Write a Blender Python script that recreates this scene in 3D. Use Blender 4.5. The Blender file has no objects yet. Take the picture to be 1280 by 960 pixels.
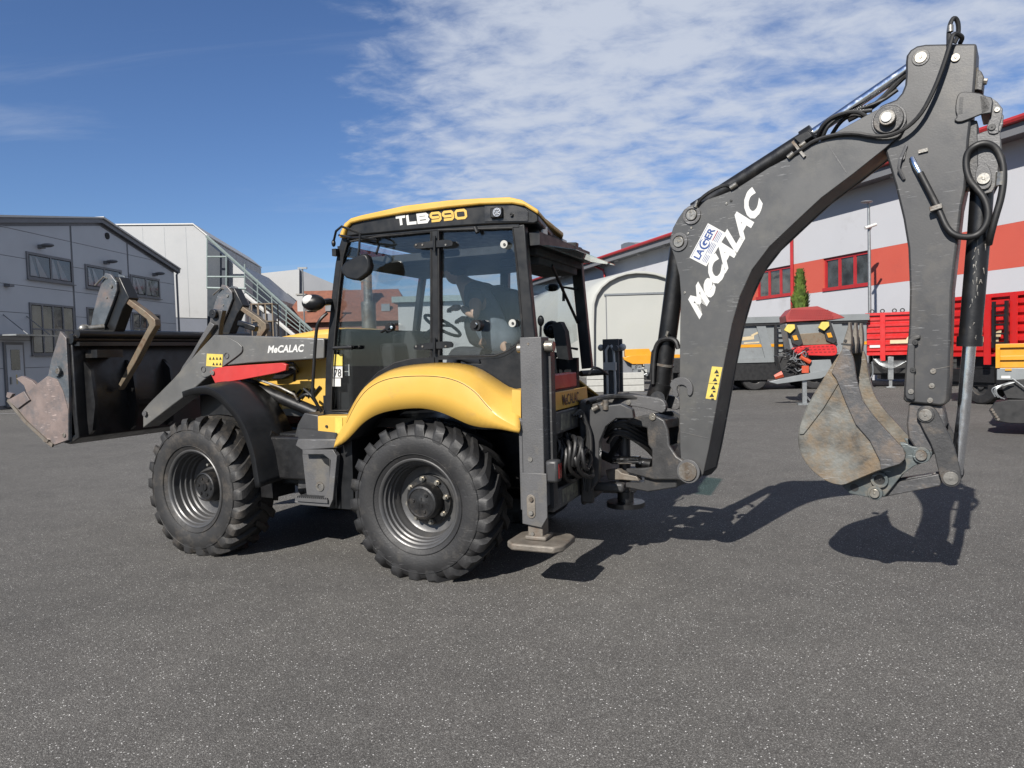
import bpy, math, random
from math import sin, cos, radians, atan2, pi, sqrt, hypot
random.seed(7)
scene = bpy.context.scene
COL = scene.collection
# ------------------------------------------------------------------ camera
FOC, CX, CY = 897.0, 640.0, 480.0
CAM_H, PITCH, ROLL = 1.79, radians(90 - 2.553), radians(-1.5)
cam_d = bpy.data.cameras.new('camera'); cam = bpy.data.objects.new('camera', cam_d); COL.objects.link(cam)
cam_d.sensor_width = 36; cam_d.lens = 36 * FOC / 1280; cam_d.clip_end = 3000; cam_d.clip_start = .05
from mathutils import Matrix, Vector
cam.matrix_world = Matrix.Translation((0, 0, CAM_H)) @ Matrix.Rotation(PITCH, 4, 'X') @ Matrix.Rotation(ROLL, 4, 'Z')
scene.camera = cam
# ------------------------------------------------------------------ sky, sun, exposure
SUN_EL = radians(35.5); SH = Vector((.516, .857)).normalized()      # SH: the way shadows fall
w = bpy.data.worlds.new("World"); scene.world = w; w.use_nodes = True
nt = w.node_tree; N = nt.nodes; L = nt.links; N.clear()
out = N.new('ShaderNodeOutputWorld'); bg = N.new('ShaderNodeBackground')
sky = N.new('ShaderNodeTexSky'); sky.sky_type = 'NISHITA'; sky.sun_disc = False
sky.sun_elevation = SUN_EL; sky.sun_rotation = atan2(-SH.x, -SH.y)
sky.air_density = 1.0; sky.dust_density = .35; sky.ozone_density = 2.2; sky.altitude = 300
tc = N.new('ShaderNodeTexCoord'); sp = N.new('ShaderNodeSeparateXYZ'); L.new(tc.outputs['Generated'], sp.inputs[0])
def mth(op, a, b=None, c=None, clamp=False):
    n = N.new('ShaderNodeMath'); n.operation = op; n.use_clamp = clamp
    for i, v in enumerate((a, b, c)):
        if v is None: continue
        if isinstance(v, (int, float)): n.inputs[i].default_value = v
        else: L.new(v, n.inputs[i])
    return n.outputs[0]
zz = mth('MAXIMUM', mth('ADD', sp.outputs[2], .13), .05)
px = mth('DIVIDE', sp.outputs[0], zz); py = mth('DIVIDE', sp.outputs[1], zz)
cb = N.new('ShaderNodeCombineXYZ'); L.new(px, cb.inputs[0]); L.new(py, cb.inputs[1])
def noise(scale, det=6, rough=.55, vec=None, dist=0, lac=2.0):
    n = N.new('ShaderNodeTexNoise'); n.inputs['Scale'].default_value = scale; n.inputs['Detail'].default_value = det
    n.inputs['Roughness'].default_value = rough; n.inputs['Distortion'].default_value = dist
    L.new(vec or cb.outputs[0], n.inputs['Vector']); return n.outputs['Fac']
mp = N.new('ShaderNodeMapping'); mp.inputs['Rotation'].default_value = (0, 0, radians(35)); mp.inputs['Scale'].default_value = (1.0, 1.25, 1)
L.new(cb.outputs[0], mp.inputs[0])
n1 = noise(.75, 4, .55, dist=.4); n2 = noise(6.8, 10, .60, mp.outputs[0], dist=.25); n3 = noise(1.7, 6, .6, mp.outputs[0], .4)
# the cloud field lies to the right: a broad front seen as the azimuth grows
az = mth('DIVIDE', sp.outputs[0], mth('MAXIMUM', sp.outputs[1], .15))
front = N.new('ShaderNodeMapRange'); L.new(az, front.inputs[0]); front.interpolation_type = 'SMOOTHSTEP'
front.inputs[1].default_value = -.40; front.inputs[2].default_value = .02; front.inputs[3].default_value = -.26; front.inputs[4].default_value = .13
s = mth('ADD', mth('MULTIPLY', n1, .48), mth('MULTIPLY', n2, .56)); s = mth('ADD', s, mth('MULTIPLY', n3, .30)); s = mth('ADD', s, front.outputs[0])
cr = N.new('ShaderNodeMapRange'); cr.interpolation_type = 'SMOOTHSTEP'; L.new(s, cr.inputs[0])
cr.inputs[1].default_value = .575; cr.inputs[2].default_value = .90; cr.inputs[3].default_value = 0; cr.inputs[4].default_value = .90
mp2 = N.new('ShaderNodeMapping'); mp2.inputs['Rotation'].default_value = (0, 0, radians(62)); mp2.inputs['Scale'].default_value = (.35, 1.6, 1); L.new(cb.outputs[0], mp2.inputs[0])
wisp = N.new('ShaderNodeMapRange'); wisp.interpolation_type = 'SMOOTHSTEP'; L.new(mth('ADD', mth('MULTIPLY', noise(1.6, 8, .6, mp2.outputs[0], .8), .7), mth('MULTIPLY', noise(.5, 2, .5), .5)), wisp.inputs[0])
wisp.inputs[1].default_value = .60; wisp.inputs[2].default_value = .86; wisp.inputs[3].default_value = 0; wisp.inputs[4].default_value = .34
mix = N.new('ShaderNodeMix'); mix.data_type = 'RGBA'; L.new(mth('MAXIMUM', cr.outputs[0], wisp.outputs[0]), mix.inputs['Factor'])
sg = N.new('ShaderNodeMix'); sg.data_type = 'RGBA'; sg.blend_type = 'MULTIPLY'; sg.inputs['Factor'].default_value = 1
L.new(sky.outputs[0], sg.inputs['A']); sg.inputs['B'].default_value = (.66, .81, 1.07, 1)
L.new(sg.outputs['Result'], mix.inputs['A']); mix.inputs['B'].default_value = (5.9, 6.4, 7.4, 1)
L.new(mix.outputs['Result'], bg.inputs[0]); bg.inputs[1].default_value = .052; L.new(bg.outputs[0], out.inputs[0])
sd = bpy.data.lights.new('sun', 'SUN'); sd.energy = 5.0; sd.angle = radians(.53); sd.color = (1, .95, .87)
sun = bpy.data.objects.new('sun', sd); COL.objects.link(sun)
ld = Vector((SH.x * cos(SUN_EL), SH.y * cos(SUN_EL), -sin(SUN_EL)))
sun.rotation_euler = ld.to_track_quat('-Z', 'Y').to_euler(); sun.location = (-20, -30, 40)
vs = scene.view_settings; vs.view_transform = 'Standard'; vs.look = 'None'; vs.exposure = .98; vs.gamma = 1; vs.use_curve_mapping = False
# ------------------------------------------------------------------ photograph pixel -> point in the place
def ray(u, v):
    a, b = (u - CX) / FOC, -(v - CY) / FOC
    x1 = a * cos(ROLL) - b * sin(ROLL); y1 = a * sin(ROLL) + b * cos(ROLL)
    return (x1, y1 * cos(PITCH) + sin(PITCH), y1 * sin(PITCH) - cos(PITCH))
class Frame:                                     # a place on the ground with its own axes: x right along it, y into it
    def __init__(s, X, Y, deg): s.o = (X, Y); s.a = radians(deg); s.ex = (cos(s.a), sin(s.a)); s.ey = (-sin(s.a), cos(s.a))
    def _r(s, u, v):
        d = ray(u, v); o = (-s.o[0], -s.o[1])
        return (o[0]*s.ex[0]+o[1]*s.ex[1], o[0]*s.ey[0]+o[1]*s.ey[1], CAM_H), (d[0]*s.ex[0]+d[1]*s.ex[1], d[0]*s.ey[0]+d[1]*s.ey[1], d[2])
    def at(s, u, v, y=0.0):
        o, d = s._r(u, v); t = (y - o[1]) / d[1]; return (o[0]+t*d[0], y, o[2]+t*d[2])
    def atx(s, u, v, x):
        o, d = s._r(u, v); t = (x - o[0]) / d[0]; return (x, o[1]+t*d[1], o[2]+t*d[2])
    def atz(s, u, v, z=0.0):
        o, d = s._r(u, v); t = (z - o[2]) / d[2]; return (o[0]+t*d[0], o[1]+t*d[1], z)
    def pts(s, uv, y): return [(p[0], p[2]) for p in (s.at(a, b, y) for a, b in uv)]
def Q(ox, oy, k, pts): return [(ox + k * p[0], oy + k * p[1]) for p in pts]
ZA1=(0,240,.1875); ZA2=(0,330,.25); ZA3=(160,330,.21875); ZA4=(180,480,.2396); ZA5=(400,230,.2604); ZA6=(540,230,.2604); ZA7=(420,440,.3125); ZA8=(630,400,.3125)
ZB1=(790,220,.25); ZB2=(960,10,.25); ZB3=(1080,10,.2083); ZB4=(1080,180,.2604); ZB5=(980,400,.25); ZB6=(660,280,.2291); ZB7=(880,280,.229); ZB8=(1060,330,.2396)
def q(z, *pts): return Q(z[0], z[1], z[2], pts)
# ------------------------------------------------------------------ materials
KA = .51
def M(name, c, rough=.5, metal=0, var=.12, scale=5, dirt=None, damt=0, dscale=3, bump=0, bscale=60, coat=0, scr=0, spec=.5, c2=None):
    c = tuple(x*KA for x in c); dirt = tuple(x*KA for x in dirt) if dirt else None; c2 = tuple(x*KA for x in c2) if c2 else None
    m = bpy.data.materials.new(name); m.use_nodes = True; t = m.node_tree; n = t.nodes; l = t.links
    b = n['Principled BSDF']; b.inputs['Roughness'].default_value = rough; b.inputs['Metallic'].default_value = metal
    b.inputs['Specular IOR Level'].default_value = spec; b.inputs['Coat Weight'].default_value = coat; b.inputs['Coat Roughness'].default_value = .15
    tcn = n.new('ShaderNodeTexCoord')
    def nz(sc, det=5, ro=.6, st=(1, 1, 1)):
        mp = n.new('ShaderNodeMapping'); mp.inputs['Scale'].default_value = st; l.new(tcn.outputs['Object'], mp.inputs[0])
        k = n.new('ShaderNodeTexNoise'); k.inputs['Scale'].default_value = sc; k.inputs['Detail'].default_value = det; k.inputs['Roughness'].default_value = ro
        l.new(mp.outputs[0], k.inputs['Vector']); return k.outputs['Fac']
    def ramp(src, a, bb):
        r = n.new('ShaderNodeMapRange'); l.new(src, r.inputs[0]); r.inputs[1].default_value = a; r.inputs[2].default_value = bb; return r.outputs[0]
    def mx(f, A, B):
        k = n.new('ShaderNodeMix'); k.data_type = 'RGBA'
        if isinstance(f, float): k.inputs['Factor'].default_value = f
        else: l.new(f, k.inputs['Factor'])
        for nm, v in (('A', A), ('B', B)):
            if isinstance(v, tuple): k.inputs[nm].default_value = (*v[:3], 1)
            else: l.new(v, k.inputs[nm])
        return k.outputs['Result']
    hi = c2 or tuple(min(1, x * (1 + var)) for x in c); lo = tuple(x * (1 - var) for x in c)
    f = ramp(nz(scale), .3, .7); col = mx(f, lo, hi)
    if dirt:
        d = ramp(nz(dscale, 9, .7), .62 - damt * .3, .82 - damt * .3); col = mx(d, col, dirt)
    if scr:
        s1 = ramp(nz(5, 3, .5, (2, 2, 30)), .74 - scr * .1, .77 - scr * .1); s2 = ramp(nz(2.0, 2), .5, .6)
        k = n.new('ShaderNodeMath'); k.operation = 'MULTIPLY'; l.new(s1, k.inputs[0]); l.new(s2, k.inputs[1])
        col = mx(k.outputs[0], col, tuple(min(1, x * 2.5 + .05) for x in c))
    l.new(col, b.inputs['Base Color'])
    r = n.new('ShaderNodeMapRange'); l.new(nz(scale * 2.3, 6), r.inputs[0]); r.inputs[1].default_value = .3; r.inputs[2].default_value = .7
    r.inputs[3].default_value = max(0, rough - .1); r.inputs[4].default_value = min(1, rough + .1); l.new(r.outputs[0], b.inputs['Roughness'])
    if bump:
        bp = n.new('ShaderNodeBump'); bp.inputs['Strength'].default_value = bump; bp.inputs['Distance'].default_value = .01
        l.new(nz(bscale, 4), bp.inputs['Height']); l.new(bp.outputs[0], b.inputs['Normal'])
    return m
def glass_mat(name, tint, refl=1.0, rough=.0):
    m = bpy.data.materials.new(name); m.use_nodes = True; t = m.node_tree; n = t.nodes; l = t.links; n.clear()
    o = n.new('ShaderNodeOutputMaterial'); tr = n.new('ShaderNodeBsdfTransparent'); tr.inputs[0].default_value = (*tint, 1)
    gl = n.new('ShaderNodeBsdfGlossy'); gl.inputs['Roughness'].default_value = rough; gl.inputs[0].default_value = (refl, refl, refl, 1)
    fr = n.new('ShaderNodeFresnel'); ge = n.new('ShaderNodeNewGeometry'); io = n.new('ShaderNodeMapRange'); l.new(ge.outputs['Backfacing'], io.inputs[0])
    io.inputs[3].default_value = 1.52; io.inputs[4].default_value = 1/1.52; l.new(io.outputs[0], fr.inputs[0])   # a thin pane mirrors alike from both sides
    df = n.new('ShaderNodeBsdfDiffuse'); df.inputs[0].default_value = (.30, .36, .38, 1)         # dust film
    tcn = n.new('ShaderNodeTexCoord'); nz = n.new('ShaderNodeTexNoise'); nz.inputs['Scale'].default_value = 2.5; nz.inputs['Detail'].default_value = 6
    l.new(tcn.outputs['Object'], nz.inputs['Vector'])
    rr = n.new('ShaderNodeMapRange'); l.new(nz.outputs['Fac'], rr.inputs[0]); rr.inputs[1].default_value = .35; rr.inputs[2].default_value = .75; rr.inputs[3].default_value = .0; rr.inputs[4].default_value = .012
    m1 = n.new('ShaderNodeMixShader'); l.new(rr.outputs[0], m1.inputs[0]); l.new(tr.outputs[0], m1.inputs[1]); l.new(df.outputs[0], m1.inputs[2])
    m2 = n.new('ShaderNodeMixShader'); l.new(fr.outputs[0], m2.inputs[0]); l.new(m1.outputs[0], m2.inputs[1]); l.new(gl.outputs[0], m2.inputs[2])
    l.new(m2.outputs[0], o.inputs[0]); return m
m_pink = M('scraped pinkish steel', (.30, .235, .215), .5, .25, .2, 5, (.17, .16, .165), .5, 4, .25, 60, scr=1)
m_wear = M('paint worn to pale primer', (.36, .35, .27), .7, 0, .3, 12, (.10, .10, .10), .7, 8)
dust = (.20, .17, .13)
m_grey = M('grey machine paint', (.050, .0505, .0535), .44, 0, .20, 1.6, (.115, .106, .092), .34, 1.7, .04, 90, scr=.9)
m_boom = M('faded grey boom paint', (.092, .093, .094), .40, 0, .22, 1.5, (.15, .145, .13), .42, 1.6, .04, 90, scr=.9)
m_arm = M('faded loader arm paint', (.145, .145, .143), .36, 0, .22, 2.0, (.20, .19, .17), .42, 2.2, .04, 90, scr=.9)
m_grey2 = M('worn grey paint', (.108, .108, .112), .50, 0, .16, 4, (.17, .155, .13), .30, 3.5, .2, 80, scr=1)
m_dkgrey = M('dark grey casting', (.045, .045, .047), .5, 0, .2, 6, (.14, .115, .09), .35, 6, .2, 70)
m_yel = M('yellow machine paint', (.80, .485, .088), .42, 0, .04, 2.0, (.60, .38, .12), .04, 5, .02, 60, coat=.12)
m_blk = M('black plastic', (.014, .015, .017), .40, 0, .2, 5, (.04, .04, .04), .02, 4, .05, 160, spec=.3)
m_blkp = M('black paint', (.010, .010, .011), .38, 0, .2, 5, (.05, .045, .04), .2, 4, .05, 100)
m_hose = M('black hose rubber', (.009, .009, .010), .55, 0, .2, 9, (.06, .055, .05), .2, 8)
m_rub = M('tyre rubber', (.0145, .0145, .016), .64, 0, .22, 3.5, (.055, .051, .046), .26, 9, .22, 60, scr=.8)
m_rubb = M('tyre rubber worn brown', (.018, .0175, .018), .66, 0, .25, 5, (.080, .068, .056), .42, 7, .25, 60)
m_rim = M('grey wheel paint', (.10, .10, .102), .42, .25, .12, 6, (.15, .14, .13), .2, 5, .05, 60)
m_hub = M('black hub casting', (.014, .014, .015), .4, 0, .2, 9, (.07, .06, .05), .3, 9, .15, 40)
m_chr = M('chrome rod', (1.5, 1.54, 1.6), .16, 1, .04, 10, None, 0, 3)
m_pin = M('zinc pin', (.55, .52, .46), .35, .8, .2, 30, (.30, .24, .16), .4, 25)
m_steel = M('worn steel', (.28, .27, .25), .45, .5, .25, 12, (.16, .11, .07), .5, 8, .2, 60)
m_red = M('red strut paint', (.62, .045, .04), .42, 0, .12, 4, (.33, .05, .04), .2, 6)
m_rbkt = M('worn rusty bucket steel', (.075, .07, .062), .6, .15, .35, 5, (.24, .17, .10), .62, 4.2, .45, 30, c2=(.27, .275, .255), scr=1.2)
m_rbkt2 = M('bucket band steel', (.11, .11, .115), .5, .25, .35, 5, (.22, .17, .13), .45, 5, .3, 40, scr=1)
m_link = M('blue grey link paint', (.095, .115, .12), .5, 0, .2, 6, (.22, .19, .15), .35, 7, .15, 60, scr=1)
m_fbkt = M('loader bucket side steel', (.15, .17, .19), .42, .35, .3, 5, (.30, .225, .19), .55, 2.5, .3, 50, scr=1)
m_edge = M('rusty pinkish cutting steel', (.215, .19, .16), .6, .2, .3, 8, (.17, .12, .085), .4, 7, .3, 60)
m_fork = M('rusty fork steel', (.25, .20, .14), .5, .3, .3, 9, (.16, .09, .05), .5, 9, .2, 60)
m_glass = glass_mat('tinted cab glass', (.865, .885, .89), .85)
m_glassr = glass_mat('open rear glass', (.60, .78, .76), 1.2)
m_white = M('white print', (.78, .78, .76), .5, 0, .03, 20)
m_yprint = M('yellow print', (.80, .50, .08), .5, 0, .03, 20)
m_kprint = M('black print', (.02, .02, .02), .5)
m_bprint = M('blue print', (.02, .07, .28), .5)
m_stick = M('warning sticker yellow', (.80, .62, .12), .5, 0, .1, 20, (.45, .38, .2), .2, 30)
m_lamp = M('lamp lens', (.55, .56, .58), .12, .4, .2, 60)
m_redl = M('red lamp lens', (.35, .03, .03), .2)
m_int = M('cab interior plastic', (.030, .033, .035), .8, 0, .2, 6)
m_seat = M('seat fabric', (.010, .011, .013), .9, 0, .2, 5)
m_tarm = M('pale bench coat', (.5, .5, .47), .6, 0, .1, 8)
# ------------------------------------------------------------------ meshes
class MB:
    def __init__(s): s.v = []; s.f = []
    def add(s, vs, fs):
        o = len(s.v); s.v += [tuple(p) for p in vs]; s.f += [tuple(i + o for i in f) for f in fs]; return s
    def box(s, x0, x1, y0, y1, z0, z1):
        v = [(x, y, z) for z in (z0, z1) for y in (y0, y1) for x in (x0, x1)]
        return s.add(v, [(0,2,3,1),(4,5,7,6),(0,1,5,4),(2,6,7,3),(0,4,6,2),(1,3,7,5)])
    def prism(s, out, y0, y1, out2=None):        # outline in x,z pushed from y0 to y1
        out = list(out); o2 = list(out2) if out2 else out
        ar = sum(out[i][0]*out[(i+1) % len(out)][1] - out[(i+1) % len(out)][0]*out[i][1] for i in range(len(out)))
        if ar < 0: out = out[::-1]; o2 = o2[::-1]
        n = len(out); v = [(x, y0, z) for x, z in out] + [(x, y1, z) for x, z in o2]
        f = [tuple(range(n)), tuple(range(2*n-1, n-1, -1))] + [(i, i+n, (i+1) % n+n, (i+1) % n) for i in range(n)]
        return s.add(v, f)
    def hprism(s, out, z0, z1):                  # outline in x,y
        out = list(out); ar = sum(out[i][0]*out[(i+1) % len(out)][1] - out[(i+1) % len(out)][0]*out[i][1] for i in range(len(out)))
        if ar < 0: out = out[::-1]
        n = len(out); v = [(x, y, z0) for x, y in out] + [(x, y, z1) for x, y in out]
        return s.add(v, [tuple(range(n-1, -1, -1)), tuple(range(n, 2*n))] + [(i, (i+1) % n, (i+1) % n+n, i+n) for i in range(n)])
    def tube(s, path, r, n=8, r2=None):
        P = [Vector(p) for p in path]; m = len(P); rings = []
        up = None
        for i, p in enumerate(P):
            t = (P[min(i+1, m-1)] - P[max(i-1, 0)]).normalized()
            if up is None:
                a = Vector((0, 0, 1)) if abs(t.z) < .9 else Vector((1, 0, 0)); up = t.cross(a).normalized()
            up = (up - t * up.dot(t)).normalized(); b = t.cross(up)
            rr = r if r2 is None else r + (r2 - r) * i / (m - 1)
            rings += [p + (up * cos(2*pi*k/n) + b * sin(2*pi*k/n)) * rr for k in range(n)]
        f = [(i*n+k, i*n+(k+1) % n, (i+1)*n+(k+1) % n, (i+1)*n+k) for i in range(m-1) for k in range(n)]
        f += [tuple(range(n-1, -1, -1)), tuple(range((m-1)*n, m*n))]
        return s.add(rings, f)
    def cyly(s, x, z, r, y0, y1, n=20): return s.tube([(x, y0, z), (x, y1, z)], r, n)
    def ring(s, x, z, r0, r1, y0, y1, n=24):
        v = []
        for rr, y in ((r0, y0), (r1, y0), (r1, y1), (r0, y1)): v += [(x+rr*cos(2*pi*k/n), y, z+rr*sin(2*pi*k/n)) for k in range(n)]
        f = []
        for j in range(4):
            a, b = j*n, ((j+1) % 4)*n; f += [(a+k, a+(k+1) % n, b+(k+1) % n, b+k) for k in range(n)]
        return s.add(v, f)
    def lathe(s, prof, n=64, c=(0, 0, 0), close=False):  # prof: (y, r) turned round the y axis
        v = []; m = len(prof)
        for y, r in prof: v += [(c[0]+r*cos(2*pi*k/n), c[1]+y, c[2]+r*sin(2*pi*k/n)) for k in range(n)]
        f = [(j*n+k, j*n+(k+1) % n, (j+1)*n+(k+1) % n, (j+1)*n+k) for j in range(m-1) for k in range(n)]
        if close: f += [((m-1)*n+k, (m-1)*n+(k+1) % n, (k+1) % n, k) for k in range(n)]
        return s.add(v, f)
    def loft(s, rows, th=None):                  # rows of equal length point lists
        n = len(rows[0]); v = [p for r in rows for p in r]
        f = [(j*n+k, j*n+k+1, (j+1)*n+k+1, (j+1)*n+k) for j in range(len(rows)-1) for k in range(n-1)]
        return s.add(v, f)
    def sphere(s, c, r, n=12, m=8, sz=(1, 1, 1)):
        v = [(c[0]+r*sz[0]*sin(pi*j/m)*cos(2*pi*k/n), c[1]+r*sz[1]*sin(pi*j/m)*sin(2*pi*k/n), c[2]+r*sz[2]*cos(pi*j/m)) for j in range(m+1) for k in range(n)]
        return s.add(v, [(j*n+k, (j+1)*n+k, (j+1)*n+(k+1) % n, j*n+(k+1) % n) for j in range(m) for k in range(n)])
    def rotx(s, *a): return s
FR = {}
SPLIT = {'pivot_boss', 'worn_rail', 'orange_coupling', 'side_frame', 'cross_member', 'rear_control', 'clam_cylinder', 'back_rib', 'bolt', 'bucket_tooth', 'side_brace', 'rack_post', 'rack_shelf', 'stair_post', 'soffit_lamp', 'support_leg', 'loader_hose', 'frame_hose', 'upper_hose', 'hose_fitting', 'fitting', 'vent_slat', 'bar_hole', 'guard_slot', 'roof_lug', 'lashing_ring', 'air_hose', 'hitch_hose', 'control_lever', 'top_tube', 'canopy_rod', 'coral_band', 'wall', 'chassis_beam', 'hose_run', 'steel_line', 'boom_topside', 'brake_valve', 'gas_strut', 'rear_header', 'axle_part', 'grille_bar', 'gland', 'linkage_part', 'sticker_line', 'paint_chip'}
def islands(mb):
    par = list(range(len(mb.v)))
    def fd(a):
        while par[a] != a: par[a] = par[par[a]]; a = par[a]
        return a
    for f in mb.f:
        for i in f[1:]: par[fd(i)] = fd(f[0])
    grp = {}
    for i in range(len(mb.v)): grp.setdefault(fd(i), []).append(i)
    out_ = []
    fm = {}
    for f in mb.f: fm.setdefault(fd(f[0]), []).append(f)
    for r, vs_ in grp.items():
        ix = {a: k for k, a in enumerate(vs_)}; m2 = MB(); m2.v = [mb.v[a] for a in vs_]; m2.f = [tuple(ix[a] for a in f) for f in fm.get(r, [])]; out_.append(m2)
    return out_
def mesh_of(name, mb, mat, smooth=40, fix=True):
    me = bpy.data.meshes.new(name); me.from_pydata(mb.v, [], mb.f); me.validate(); me.update()
    if fix:
        import bmesh
        bm = bmesh.new(); bm.from_mesh(me); bmesh.ops.remove_doubles(bm, verts=bm.verts, dist=1e-5); bmesh.ops.recalc_face_normals(bm, faces=bm.faces); bm.to_mesh(me); bm.free()
    if smooth:
        me.polygons.foreach_set('use_smooth', [True]*len(me.polygons)); me.set_sharp_from_angle(angle=radians(smooth))
    me.materials.append(mat); return me
def put(name, mb, mat, parent=None, frame=None, bevel=0, smooth=40, solid=0, mesh=None):
    if mb is not None and name in SPLIT:
        isl = islands(mb)
        if len(isl) > 1:
            for k in isl[1:]: put_one(name, k, mat, parent, frame, bevel, smooth, solid)
            mb = isl[0]
    return put_one(name, mb, mat, parent, frame, bevel, smooth, solid, mesh)
def put_one(name, mb, mat, parent=None, frame=None, bevel=0, smooth=40, solid=0, mesh=None):
    o = bpy.data.objects.new(name, mesh or mesh_of(name, mb, mat, smooth)); COL.objects.link(o)
    if frame is None: frame = FR.get(parent.name) if parent else None
    if frame is not None:
        FR[o.name] = frame
        Mx = Matrix.Translation((frame.o[0], frame.o[1], 0)) @ Matrix.Rotation(frame.a, 4, 'Z')
        if parent:
            pf = FR[parent.name]; Px = Matrix.Translation((pf.o[0], pf.o[1], 0)) @ Matrix.Rotation(pf.a, 4, 'Z'); Mx = Px.inverted() @ Mx
        o.location = Mx.to_translation(); o.rotation_euler = Mx.to_euler()
    if parent: o.parent = parent
    if solid:
        k = o.modifiers.new('thickness', 'SOLIDIFY'); k.thickness = solid; k.offset = 0
    if bevel:
        k = o.modifiers.new('edges', 'BEVEL'); k.width = bevel; k.segments = 2; k.limit_method = 'ANGLE'; k.angle_limit = radians(40)
    return o
def empty(name, frame):
    o = bpy.data.objects.new(name, None); COL.objects.link(o); o.location = (frame.o[0], frame.o[1], 0); o.rotation_euler = (0, 0, frame.a); FR[o.name] = frame
    o.empty_display_size = .3; return o
def tag(o, label=None, cat=None, group=None, kind=None):
    for k, v in (('label', label), ('category', cat), ('group', group), ('kind', kind)):
        if v: o[k] = v
    return o
def smoothline(P, it=2, closed=False):           # Chaikin
    for _ in range(it):
        R = []
        n = len(P)
        rng = range(n if closed else n-1)
        if not closed: R.append(P[0])
        for i in rng:
            a, b = P[i], P[(i+1) % n]
            R.append(tuple(a[k]*.75+b[k]*.25 for k in range(len(a)))); R.append(tuple(a[k]*.25+b[k]*.75 for k in range(len(a))))
        if not closed: R.append(P[-1])
        P = R
    return P
def resample(P, n):
    d = [0]
    for i in range(1, len(P)): d.append(d[-1] + math.dist(P[i-1], P[i]))
    R = []; j = 0
    for i in range(n):
        t = d[-1] * i / (n-1)
        while j < len(P)-2 and d[j+1] < t: j += 1
        s = (t - d[j]) / max(1e-9, d[j+1]-d[j]); R.append(tuple(P[j][k]+(P[j+1][k]-P[j][k])*s for k in range(len(P[0]))))
    return R
def ribbon(P, w0, w1=None):                      # polyline -> outline of a bar of that width
    w1 = w0 if w1 is None else w1; A = []; B = []; n = len(P)
    for i in range(n):
        a = P[max(i-1, 0)]; b = P[min(i+1, n-1)]; dx, dz = b[0]-a[0], b[1]-a[1]; l = hypot(dx, dz) or 1
        w = (w0 + (w1-w0)*i/(n-1))/2; A.append((P[i][0]-dz/l*w, P[i][1]+dx/l*w)); B.append((P[i][0]+dz/l*w, P[i][1]-dx/l*w))
    return A + B[::-1]
def text_verts(s, bold=.0, ext=.0):
    c = bpy.data.curves.new('t', 'FONT'); c.body = s; c.offset = bold; c.extrude = 0; c.resolution_u = 3
    o = bpy.data.objects.new('t', c); COL.objects.link(o); dg = bpy.context.evaluated_depsgraph_get()
    me = bpy.data.meshes.new_from_object(o.evaluated_get(dg)); V = [tuple(v.co) for v in me.vertices]; F = [tuple(p.vertices) for p in me.polygons]
    bpy.data.objects.remove(o); bpy.data.curves.remove(c); bpy.data.meshes.remove(me); return V, F
def lettering(mb, s, P0, P1, P2, y, bold=.02):   # P0 baseline start, P1 baseline end, P2 top of start, all (x,z) on plane y
    V, F = text_verts(s, bold)
    x0 = min(v[0] for v in V); x1 = max(v[0] for v in V); y0 = min(v[1] for v in V); y1 = max(v[1] for v in V)
    R = []
    for v in V:
        a = (v[0]-x0)/(x1-x0); b = (v[1]-y0)/(y1-y0)
        R.append((P0[0]+a*(P1[0]-P0[0])+b*(P2[0]-P0[0]), y, P0[1]+a*(P1[1]-P0[1])+b*(P2[1]-P0[1])))
    mb.add(R, F); return mb
def rect(a, b, c, d): return [(a, c), (b, c), (b, d), (a, d)]
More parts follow.
